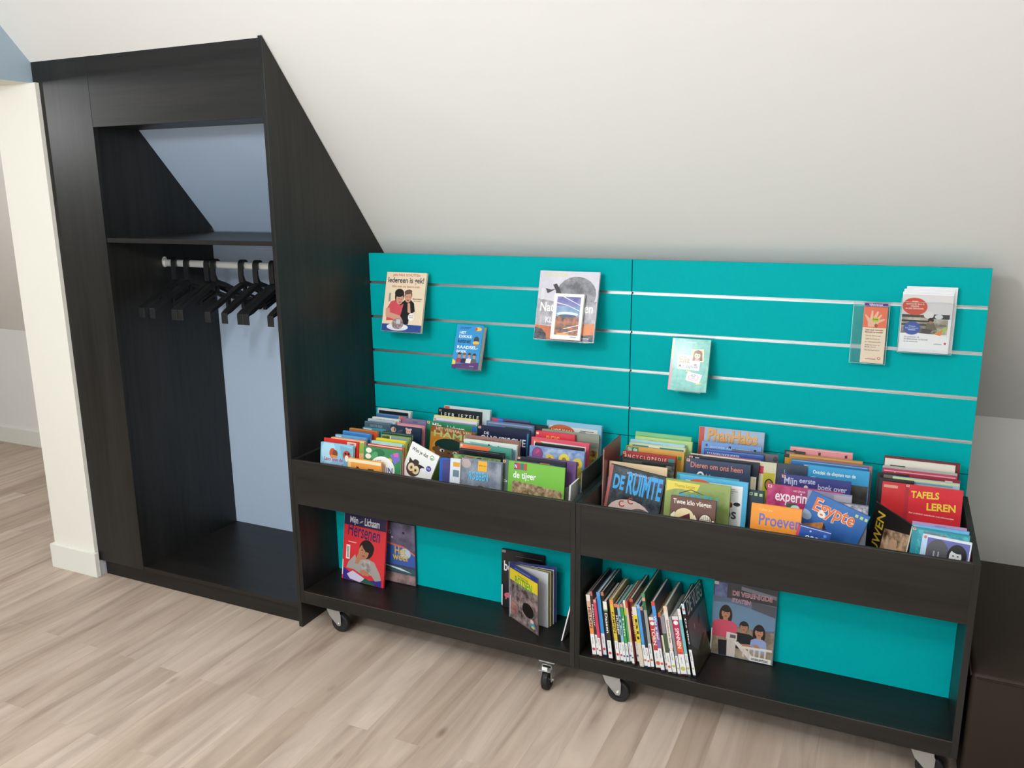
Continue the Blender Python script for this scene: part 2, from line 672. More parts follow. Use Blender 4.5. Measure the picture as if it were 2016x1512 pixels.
def caster(parent, x, y, ang):
    """swivel caster; fork, wheel, plate; ang = direction the wheel trails (0 = +x)"""
    c = empty('caster')
    c.parent = parent
    c.location = (x, y, 0)
    c.rotation_euler = (0, 0, ang)
    mb = MB()
    mb.box(-0.036, 0.036, -0.030, 0.030, ZU - 0.004, ZU - 0.0004, ZN)
    mb.tube((0, 0, ZU - 0.004), (0, 0, ZU - 0.013), 0.020, ZN, 20)
    mb.build('mounting_plate', c, bevel=0.0008)
    mb = MB()
    ax, az = 0.026, 0.040
    for s in (-1, 1):
        y0, y1 = (s * 0.0185, s * 0.0160)
        mb.prism([(-0.030, 0.098), (0.034, 0.098), (0.034, 0.088), (ax + .012, 0.078), (ax + 0.011, az - 0.002), (ax + 0.006, az - 0.010),
                  (ax - 0.006, az - 0.010), (ax - 0.014, az - 0.001), (-0.018, 0.070)], 'y', y0, y1, ZN)
    mb.box(-0.030, 0.034, -0.0185, 0.0185, 0.0955, 0.098, ZN)
    mb.build('fork', c, bevel=0.0006)
    mb = MB()
    mb.lathe([(0.022, -0.0115), (0.034, -0.0125), (0.0385, -0.010), (0.040, -0.005), (0.0392, -0.0045), (0.0392, -0.0035), (0.040, -0.003), (0.040, 0.003),
              (0.0392, 0.0035), (0.0392, 0.0045), (0.040, 0.005), (0.0385, 0.010), (0.034, 0.0125), (0.022, 0.0115)], (ax, 0, az), (0, 1, 0), RUB, 40)
    w_ = mb.build('wheel', c)
    mb = MB()
    mb.tube((ax, -0.009, az), (ax, 0.009, az), 0.024, flat('#26282b', 0.5), 28)
    mb.build('hub', w_)
    mb = MB()
    mb.tube((ax, -0.022, az), (ax, 0.022, az), 0.0068, BOLT, 6)
    mb.tube((ax, -0.0235, az), (ax, 0.0235, az), 0.0040, BOLT, 12)
    mb.build('axle_bolt', c, bevel=0.0006)
    return c


def brake(c):
    mb = MB()
    mb.box(0.030, 0.058, -0.022, 0.022, 0.0835, 0.0865, ZN)
    mb.box(0.052, 0.0545, -0.0105, 0.0105, 0.0865, 0.099, flat('#f2f2f0', 0.3))
    mb.build('brake_pedal', c, bevel=0.001)


PI = math.pi
for i, lab in enumerate(('left dark wood book browser on casters, next to the wardrobe', 'right dark wood book browser on casters, next to the bench')):
    X = i * W
    r = empty('book_browser', (X + W / 2, -0.3, 0), lab, 'book browser', 'rolling book browsers')
    hwid = W / 2
    L0, L1 = -hwid + 0.0006, hwid - 0.0006

    def bp(mb_, name, bevel=0.0007, label=None):
        o = mb_.build(name, r, bevel=bevel)
        if label:
            o['label'] = label
        return o
    for s in (0, 1):
        a = L0 if s == 0 else L1 - T
        mb = MB()
        mb.box(a, a + T, -D + 0.3, 0.29, ZU, ZT, WV)
        bp(mb, 'side_panel')
    a, b = L0 + T, L1 - T
    mb = MB(); mb.box(a, b, -D + 0.3, -D + 0.3 + 0.014, ZB, ZT - 0.0005, WX); bp(mb, 'front_board')
    mb = MB(); mb.box(a, b, -D + 0.3 + 0.014, 0.289, ZB + .0004, ZF, WX); bp(mb, 'tray_floor')
    mb = MB(); mb.box(a, b, -D + 0.3 + 0.018, 0.289, ZS - 0.018, ZS, WX); bp(mb, 'shelf')
    mb = MB(); mb.box(a, b, -D + 0.3, -D + 0.3 + 0.018, ZU, ZS + 0.0002, WX); bp(mb, 'plinth_board')
    mb = MB(); mb.box(a, b, -D + 0.2990, -D + 0.3005, ZS - 0.0010, ZS + 0.0010, EDGE); bp(mb, 'edge_catchlight', 0)  # catch-light on shelf and tray fronts, painted as thin paler strips
    mb = MB(); mb.box(a, b, -D + 0.2992, -D + 0.3005, ZT - 0.0014, ZT, EDGE); bp(mb, 'edge_catchlight', 0)
    mb = MB(); mb.box(a, b, YL + 0.3, YL + 0.31, ZS, ZB, TEAL); bp(mb, 'back_panel', label='teal back panel of the lower shelf')
    xs = [((0.138 if i == 0 else 1.312) - X - hwid, 0.0), ((1.083 if i == 0 else 2.283) - X - hwid, -PI / 2 if i == 0 else 0.0)]
    for k, (cx, an) in enumerate(xs):
        c = caster(r, cx, -0.25 if an == 0 else -0.258, an)
        if an != 0:
            brake(c)
        caster(r, cx, 0.22, 0.4 * (k + 1))

# ------------------------------------------------------------------ bench
LEA = flat('#2a2119', 0.55, 0, 0.25, name='dark_brown_leatherette')
_nt = LEA.node_tree
_n = _nt.nodes.new('ShaderNodeTexVoronoi'); _n.inputs['Scale'].default_value = 420
_tc = _nt.nodes.new('ShaderNodeTexCoord'); _b = _nt.nodes.new('ShaderNodeBump')
_b.inputs['Strength'].default_value = 0.12; _b.inputs['Distance'].default_value = 0.0006
link(_nt, _tc.outputs['Object'], _n.inputs['Vector']); link(_nt, _n.outputs['Distance'], _b.inputs['Height'])
link(_nt, _b.outputs[0], _nt.nodes['Principled BSDF'].inputs['Normal'])
bn = empty('upholstered_bench', (3.0, -0.16, 0), 'dark brown leatherette bench at the right edge of the photo', 'bench')
mb = MB(); mb.box(-0.615, 0.785, -0.43, 0.43, 0.012, 0.395, LEA)
mb.build('upholstered_body', bn, bevel=0.016, seg=4, smooth=True)
mb = MB()
for a_, b_ in (((-0.604, -0.4315, 0.383), (0.774, -0.4315, 0.383)), ((-0.6165, -0.42, 0.383), (-0.6165, 0.42, 0.383))):
    mb.tube(a_, b_, 0.0028, LEA, 8)
mb.build('piping', bn, smooth=True)
mb = MB()
for fx in (-0.55, 0.72):
    for fy in (-0.36, 0.36):
        mb.tube((fx, fy, 0), (fx, fy, 0.02), 0.025, RUB, 16)
mb.build('feet', bn)

# ------------------------------------------------------------------ books
PAGE = flat('#e9e4d8', 0.8, name='paper_pages')
_TX = {}


def text_mesh(txt, bold):
    k = (txt, bold)
    if k not in _TX:
        cu = bpy.data.curves.new('lettering', 'FONT')
        cu.body = txt
        cu.size = 1.0
        cu.resolution_u = 3
        cu.offset = 0.018 * bold
        o = bpy.data.objects.new('lettering', cu)
        me = bpy.data.meshes.new_from_object(o)
        _TX[k] = ([tuple(v.co) for v in me.vertices], [tuple(p.vertices) for p in me.polygons])
        bpy.data.objects.remove(o)
        bpy.data.curves.remove(cu)
        bpy.data.meshes.remove(me)
    return _TX[k]


def ell(cu, cv, ru, rv, rot=0, n=22, a0=0, a1=360):
    out = []
    c, s = math.cos(math.radians(rot)), math.sin(math.radians(rot))
    full = (a1 - a0) >= 360
    m = n if full else n + 1
    for i in range(m):
        t = math.radians(a0 + (a1 - a0) * i / n)
        x, y = ru * math.cos(t), rv * math.sin(t)
        out.append((cu + x * c - y * s, cv + x * s + y * c))
    return out


def face(cu, cv, s, skin='#c98f6c', hair='#2b1d18', shirt='#b04050', long=False, tw=1.5, th=1.6):
    """a small printed portrait: hair, head, neck, shoulders"""
    it = []
    if long:
        it.append(('P', ell(cu, cv + .25 * s, .62 * s, 1.05 * s), hair))
    it.append(('P', [(cu - .2 * s, cv + .4 * s), (cu + .2 * s, cv + .4 * s), (cu + .25 * s, cv + .85 * s), (cu - .25 * s, cv + .85 * s)], skin))
    it.append(('P', [(cu - tw * .30 * s, cv + .75 * s), (cu + tw * .30 * s, cv + .75 * s), (cu + tw * .58 * s, cv + 1.0 * s), (cu + tw * .66 * s, cv + th * s),
                     (cu - tw * .66 * s, cv + th * s), (cu - tw * .58 * s, cv + 1.0 * s)], shirt))
    it.append(('P', ell(cu, cv - .08 * s, .50 * s, .56 * s), hair))
    it.append(('P', ell(cu, cv + .08 * s, .40 * s, .50 * s), skin))
    it.append(('P', ell(cu, cv - .30 * s, .44 * s, .24 * s), hair))
    it.append(('P', ell(cu - .15 * s, cv + .04 * s, .055 * s, .035 * s, n=8), '#201814'))
    it.append(('P', ell(cu + .15 * s, cv + .04 * s, .055 * s, .035 * s, n=8), '#201814'))
    it.append(('P', ell(cu, cv + .34 * s, .14 * s, .05 * s, n=10), '#8d3a34'))
    return it


def art(root, items, w, h, names=('cover_picture', 'title'), base=None):
    pic = MB()
    pic.open = True
    lines = []
    z = 0.00025
    vmax = h / w
    if base:
        pic.poly([(.0006, -.0002, .0006), (w - .0006, -.0002, .0006), (w - .0006, -.0002, h - .0006), (.0006, -.0002, h - .0006)], printed(base))
    for it in items:
        z += 0.00003
        if it[0] == 'T':
            _, txt, u0, u1, vb, c = it[:6]
            asp = it[6] if len(it) > 6 else 1.0
            rot = it[7] if len(it) > 7 else 0
            bold = it[8] if len(it) > 8 else 1
            V, F = text_mesh(txt, bold)
            if not V:
                continue
            x0 = min(v[0] for v in V); x1 = max(v[0] for v in V)
            k = (u1 - u0) / (x1 - x0)
            cr, sr = math.cos(math.radians(rot)), math.sin(math.radians(rot))
            tit = MB()
            tit.open = True
            mi = tit.mi(printed(c))
            for v in V:
                a, b = (v[0] - x0) * k, v[1] * k * asp
                U, Q = u0 + a * cr + b * sr, vb + a * sr - b * cr
                tit.v.append((U * w, -z, h - Q * w))
            tit.f = [tuple(f) for f in F]
            tit.m = [mi] * len(F)
            lines.append(((u1 - u0) * asp / max(len(txt), 1), tit))
            continue
        if it[0] == 'R':
            _, a, b, c_, d, c = it
            P = [(a, b), (c_, b), (c_, d), (a, d)]
        elif it[0] == 'E':
            P = ell(*it[1:5], rot=it[6] if len(it) > 6 else 0)
            c = it[5]
        else:
            P, c = it[1], it[2]
        P = [(min(max(p[0], .004), .996), min(max(p[1], .004), vmax - .004)) for p in P]
        Q = [(p[0] * w, -z, h - p[1] * w) for p in P]
        # counter-clockwise seen from the front
        ar = sum(Q[i][0] * Q[(i + 1) % len(Q)][2] - Q[(i + 1) % len(Q)][0] * Q[i][2] for i in range(len(Q)))
        if ar < 0:
            Q.reverse()
        pic.poly(Q, printed(c))
    if pic.f:
        pic.build(names[0], root)
    if lines:
        top = max(l[0] for l in lines)
        for l in lines:
            l[1].build(names[1] if l[0] >= top * .8 else 'small_lettering', root)


def make_book(M, w, h, t, base, items, opts='', spine=None, sitems=None, name='book', back=None):
    r = empty(name)
    r.matrix_world = M
    m = printed(base)
    ms = printed(spine) if spine else m
    mk = printed(back) if back else m
    b = 0.0022 if 'P' not in opts else 0.0005
    b = min(b, t * 0.28)
    mb = MB()
    mb.box(0, w, 0, b, 0, h, m)
    mb.box(0, w, t - b, t, 0, h, mk)
    mb.box(0, b, b, t - b, 0, h, ms)
    mb.build('cover', r)
    ins = 0.003 if 'P' not in opts else 0.0004
    mb = MB()
    mb.box(b, w - ins, b, t - b, ins, h - ins, PAGE)
    mb.build('page_block', r)
    if 'S' in opts:
        items = list(items) + [('R', .012, .010, .065, .052, '#e9c9bd'), ('R', .022, .018, .055, .042, '#cf5a4e')]
    if items:
        art(r, items, w, h, base=base)
    if sitems:
        pic = MB(); pic.open = True
        labs = []
        x = -0.00025
        for s in sitems:
            x -= 0.00008
            if s[0] == 'T':
                _, txt, v0, v1, c = s[:5]
                V, F = text_mesh(txt, 1)
                if not V:
                    continue
                x0 = min(v[0] for v in V); x1 = max(v[0] for v in V)
                y0 = min(v[1] for v in V); y1 = max(v[1] for v in V)
                k = (v1 - v0) * h / (x1 - x0)
                ky = min(k * 1.2, (t * 0.62) / (y1 - y0))
                lab = MB(); lab.open = True
                labs.append(lab)
                i = 0
                mi = lab.mi(printed(c))
                for v in V:
                    lab.v.append((x, t / 2 - (v[1] - (y0 + y1) / 2) * ky, h - v0 * h - (v[0] - x0) * k))
                for f in F:
                    lab.f.append(tuple(i + q for q in f)); lab.m.append(mi)
            elif s[0] == 'R':
                _, v0, v1, c = s
                e = 0.0002
                # front-facing strip across the spine (outward normal -x)
                pic.poly([(x, t - e, h - v1 * h), (x, e, h - v1 * h), (x, e, h - v0 * h), (x, t - e, h - v0 * h)][::-1], printed(c))
            elif s[0] == 'E':
                _, vc, c = s
                rr = t * 0.38
                pic.poly([(x, t / 2 + rr * math.cos(a), h - vc * h + rr * math.sin(a)) for a in [2 * PI * i / 14 for i in range(14)]], printed(c))
        if pic.f:
            pic.build('spine_label', r)
        for q, lab in enumerate(labs):
            lab.build('spine_title' if q < len(labs) - 1 or len(labs) == 1 else 'label_print', r)
    return r


ALPHA = math.radians(8)


def place_tray(P, w, h, roll, t):
    """P = top-left corner of the front cover"""
    R = Matrix.Rotation(-ALPHA, 4, 'X') @ Matrix.Rotation(math.radians(roll), 4, 'Y')
    o = Vector(P) - (R @ Vector((0, 0, h))) + Vector((0, 0, t * 0.1395 + .0004))
    return Matrix.Translation(o) @ R


# (x, y, z of the top-left corner, width, height, thickness, in-plane tilt)
PLACE = {
'F3':(1.886,-0.5372,0.739,0.0968,0.1741,0.014,7.2),
'A1b':(0.23,-0.5349,0.7385,0.153,0.1843,0.014,0.0),
'G2':(2.226,-0.5254,0.762,0.1262,0.2013,0.0088,3.2),
'E1':(1.489,-0.5219,0.7675,0.146,0.2136,0.014,0.0),
'G3':(2.198,-0.5137,0.774,0.1481,0.2162,0.0111,1.6),
'F1':(1.742,-0.5079,0.7745,0.15,0.2206,0.014,0.0),
'A1':(0.081,-0.5039,0.7765,0.153,0.2227,0.014,0.0),
'G4':(2.199,-0.5009,0.7775,0.145,0.2237,0.0072,0.0),
'A2':(0.278,-0.494,0.78,0.167,0.2262,0.014,0.0),
'B9':(0.659,-0.4931,0.7805,0.042,0.2267,0.0084,0.0),
'G5':(2.197,-0.492,0.781,0.141,0.2272,0.014,0.0),
'B10':(0.701,-0.483,0.784,0.162,0.2302,0.014,0.0),
'A15':(0.285,-0.4779,0.7865,0.159,0.2328,0.014,0.0),
'A3':(0.076,-0.476,0.787,0.165,0.2333,0.0062,0.0),
'A3b':(0.104,-0.4683,0.789,0.159,0.2353,0.014,0.0),
'B2b':(0.613,-0.47,0.76,0.124,0.206,0.0062,0.0),
'C1':(0.881,-0.46,0.79,0.217,0.2363,0.0062,0.0),
'B1':(0.474,-0.4559,0.812,0.128,0.2283,0.0069,20.3),
'B10b':(0.653,-0.4586,0.788,0.194,0.2343,0.0046,0.0),
'C1b':(0.853,-0.4529,0.7875,0.194,0.2338,0.014,0.0),
'B2':(0.592,-0.455,0.761,0.127,0.207,0.014,0.0),
'A16':(0.284,-0.4501,0.7905,0.141,0.2368,0.014,0.0),
'F2':(1.912,-0.4419,0.82,0.1814,0.2204,0.0062,18.5),
'F12':(1.945,-0.4387,0.79,0.131,0.2363,0.014,0.0),
'A4':(0.102,-0.437,0.792,0.146,0.2383,0.014,0.0),
'E2':(1.449,-0.434,0.792,0.214,0.2383,0.014,0.0),
'A17':(0.285,-0.4191,0.7935,0.136,0.2398,0.014,0.0),
'B11':(0.652,-0.413,0.794,0.186,0.2403,0.014,0.0),
'C2':(0.892,-0.413,0.794,0.19,0.2403,0.0087,0.0),
'C2b':(0.928,-0.4031,0.7945,0.19,0.2408,0.014,0.0),
'D1':(1.245,-0.3995,0.806,0.1973,0.2317,0.014,6.5),
'A5':(0.106,-0.3921,0.7955,0.133,0.2419,0.014,0.0),
'E3':(1.484,-0.3829,0.7965,0.226,0.2429,0.0087,0.0),
'A18':(0.285,-0.3801,0.7965,0.129,0.2429,0.014,0.0),
'F11':(1.894,-0.3761,0.7965,0.132,0.2429,0.0087,0.0),
'E3b':(1.471,-0.373,0.797,0.206,0.2434,0.014,0.0),
'F4':(1.768,-0.3661,0.7975,0.228,0.2439,0.0096,0.0),
'B12':(0.626,-0.36,0.798,0.219,0.2444,0.014,0.0),
'A6':(0.113,-0.3561,0.7985,0.136,0.2449,0.014,0.0),
'E11':(1.636,-0.36,0.764,0.123,0.21,0.014,0.0),
'A19':(0.265,-0.348,0.799,0.14,0.2454,0.014,0.0),
'D2':(1.222,-0.346,0.799,0.209,0.2454,0.0062,0.0),
'D0':(1.193,-0.3473,0.737,0.146,0.1828,0.014,0.0),
'A7':(0.16,-0.3301,0.8005,0.106,0.2469,0.014,0.0),
'B13':(0.622,-0.317,0.801,0.226,0.2474,0.014,0.0),
'D3':(1.255,-0.3031,0.8025,0.192,0.2489,0.014,0.0),
'C3':(0.893,-0.3001,0.8025,0.219,0.2489,0.014,0.0),
'B14':(0.606,-0.2769,0.8045,0.234,0.2509,0.014,0.0),
'F5':(1.799,-0.274,0.805,0.218,0.2514,0.014,0.0),
'C4':(0.9,-0.269,0.805,0.196,0.2514,0.014,0.0),
'A8b':(0.253,-0.265,0.805,0.145,0.2514,0.0062,0.0),
'A8':(0.12,-0.2579,0.803,0.15,0.2494,0.014,0.0),
'D4':(1.237,-0.239,0.807,0.197,0.2535,0.014,0.0),
'B3':(0.428,-0.2352,0.813,0.2003,0.2497,0.014,2.9),
'A14':(0.264,-0.2331,0.8075,0.133,0.254,0.0045,0.0),
'E4':(1.469,-0.2331,0.8075,0.224,0.254,0.013,0.0),
'A9':(0.118,-0.2301,0.8075,0.137,0.254,0.014,0.0),
'G6':(2.177,-0.2269,0.8085,0.164,0.255,0.0062,0.0),
'G8':(2.109,-0.2198,0.8065,0.23,0.253,0.0062,0.0),
'E12':(1.558,-0.225,0.764,0.154,0.21,0.0092,0.0),
'C5':(0.864,-0.2161,0.8095,0.235,0.256,0.014,0.0),
'G7':(2.136,-0.2184,0.7635,0.113,0.2095,0.0062,0.0),
'A10':(0.126,-0.209,0.811,0.133,0.2575,0.014,0.0),
'E5':(1.471,-0.208,0.811,0.246,0.2575,0.014,0.0),
'G16':(2.099,-0.2043,0.811,0.102,0.2575,0.014,0.0),
'D5':(1.237,-0.196,0.814,0.217,0.2605,0.014,0.0),
'E6':(1.476,-0.192,0.814,0.297,0.2605,0.0062,0.0),
'G9':(2.137,-0.1879,0.8155,0.195,0.2621,0.014,0.0),
'A13':(0.254,-0.1859,0.8155,0.123,0.2621,0.0062,0.0),
'E6b':(1.525,-0.1846,0.8135,0.193,0.26,0.014,0.0),
'F13':(1.774,-0.1845,0.8145,0.099,0.261,0.0062,0.0),
'B4':(0.374,-0.1786,0.815,0.235,0.2615,0.0062,0.0),
'F6':(1.86,-0.1768,0.8165,0.208,0.2631,0.014,0.0),
'A11':(0.122,-0.1739,0.8175,0.151,0.2641,0.014,0.0),
'B15':(0.608,-0.1709,0.817,0.227,0.2636,0.014,0.0),
'D6':(1.24,-0.167,0.819,0.211,0.2656,0.014,0.0),
'G15':(2.091,-0.167,0.819,0.095,0.2656,0.0062,0.0),
'C6':(0.859,-0.163,0.82,0.163,0.2666,0.014,0.0),
'G10':(2.118,-0.1598,0.8175,0.216,0.2641,0.014,0.0),
'B6':(0.39,-0.1491,0.8215,0.204,0.2681,0.014,0.0),
'F6b':(1.815,-0.1469,0.8225,0.247,0.2691,0.0095,0.0),
'E7':(1.513,-0.1461,0.8225,0.21,0.2691,0.0125,0.0),
'C7':(0.876,-0.141,0.823,0.237,0.2696,0.014,0.0),
'D7':(1.236,-0.1409,0.8235,0.206,0.2701,0.014,0.0),
'G11':(2.105,-0.138,0.824,0.221,0.2706,0.014,0.0),
'F7':(1.866,-0.136,0.824,0.208,0.2706,0.014,0.0),
'E10':(1.608,-0.132,0.825,0.163,0.2716,0.014,0.0),
'B5':(0.381,-0.129,0.825,0.206,0.2716,0.014,0.0),
'B16':(0.625,-0.126,0.826,0.21,0.2727,0.0125,0.0),
'A12':(0.097,-0.1239,0.8265,0.167,0.2732,0.014,0.0),
'G14':(2.105,-0.118,0.827,0.222,0.2737,0.014,0.0),
'B18':(0.696,-0.112,0.828,0.187,0.2747,0.014,0.0),
'D8':(1.246,-0.1101,0.8285,0.216,0.2752,0.014,0.0),
'F8':(1.804,-0.107,0.829,0.239,0.2757,0.0101,0.0),
'E8':(1.494,-0.095,0.834,0.212,0.2807,0.014,0.0),
'F10':(1.785,-0.095,0.834,0.069,0.2807,0.014,0.0),
'B17':(0.633,-0.095,0.833,0.168,0.2797,0.014,0.0),
'D9':(1.24,-0.0859,0.8395,0.213,0.2863,0.014,0.0),
'C8':(0.872,-0.079,0.843,0.23,0.2898,0.014,0.0),
'B7':(0.373,-0.0781,0.8435,0.203,0.2903,0.0127,0.0),
'G12':(2.11,-0.0781,0.8435,0.212,0.2903,0.0062,0.0),
'F9':(1.802,-0.076,0.845,0.206,0.2918,0.014,0.0),
'G13':(2.107,-0.07,0.848,0.229,0.2949,0.014,0.0),
'B8':(0.394,-0.0629,0.8525,0.217,0.2994,0.014,0.0),
'E9':(1.469,-0.0301,0.8705,0.237,0.3176,0.014,0.0),
}



def wav(n, c):
    return [('P', [(i / n, .10 + (.05 if i % 2 else 0)) for i in range(n + 1)] + [(1, 1.2), (0, 1.2)], c)]


K, Wt = '#14161b', '#f3f1ec'
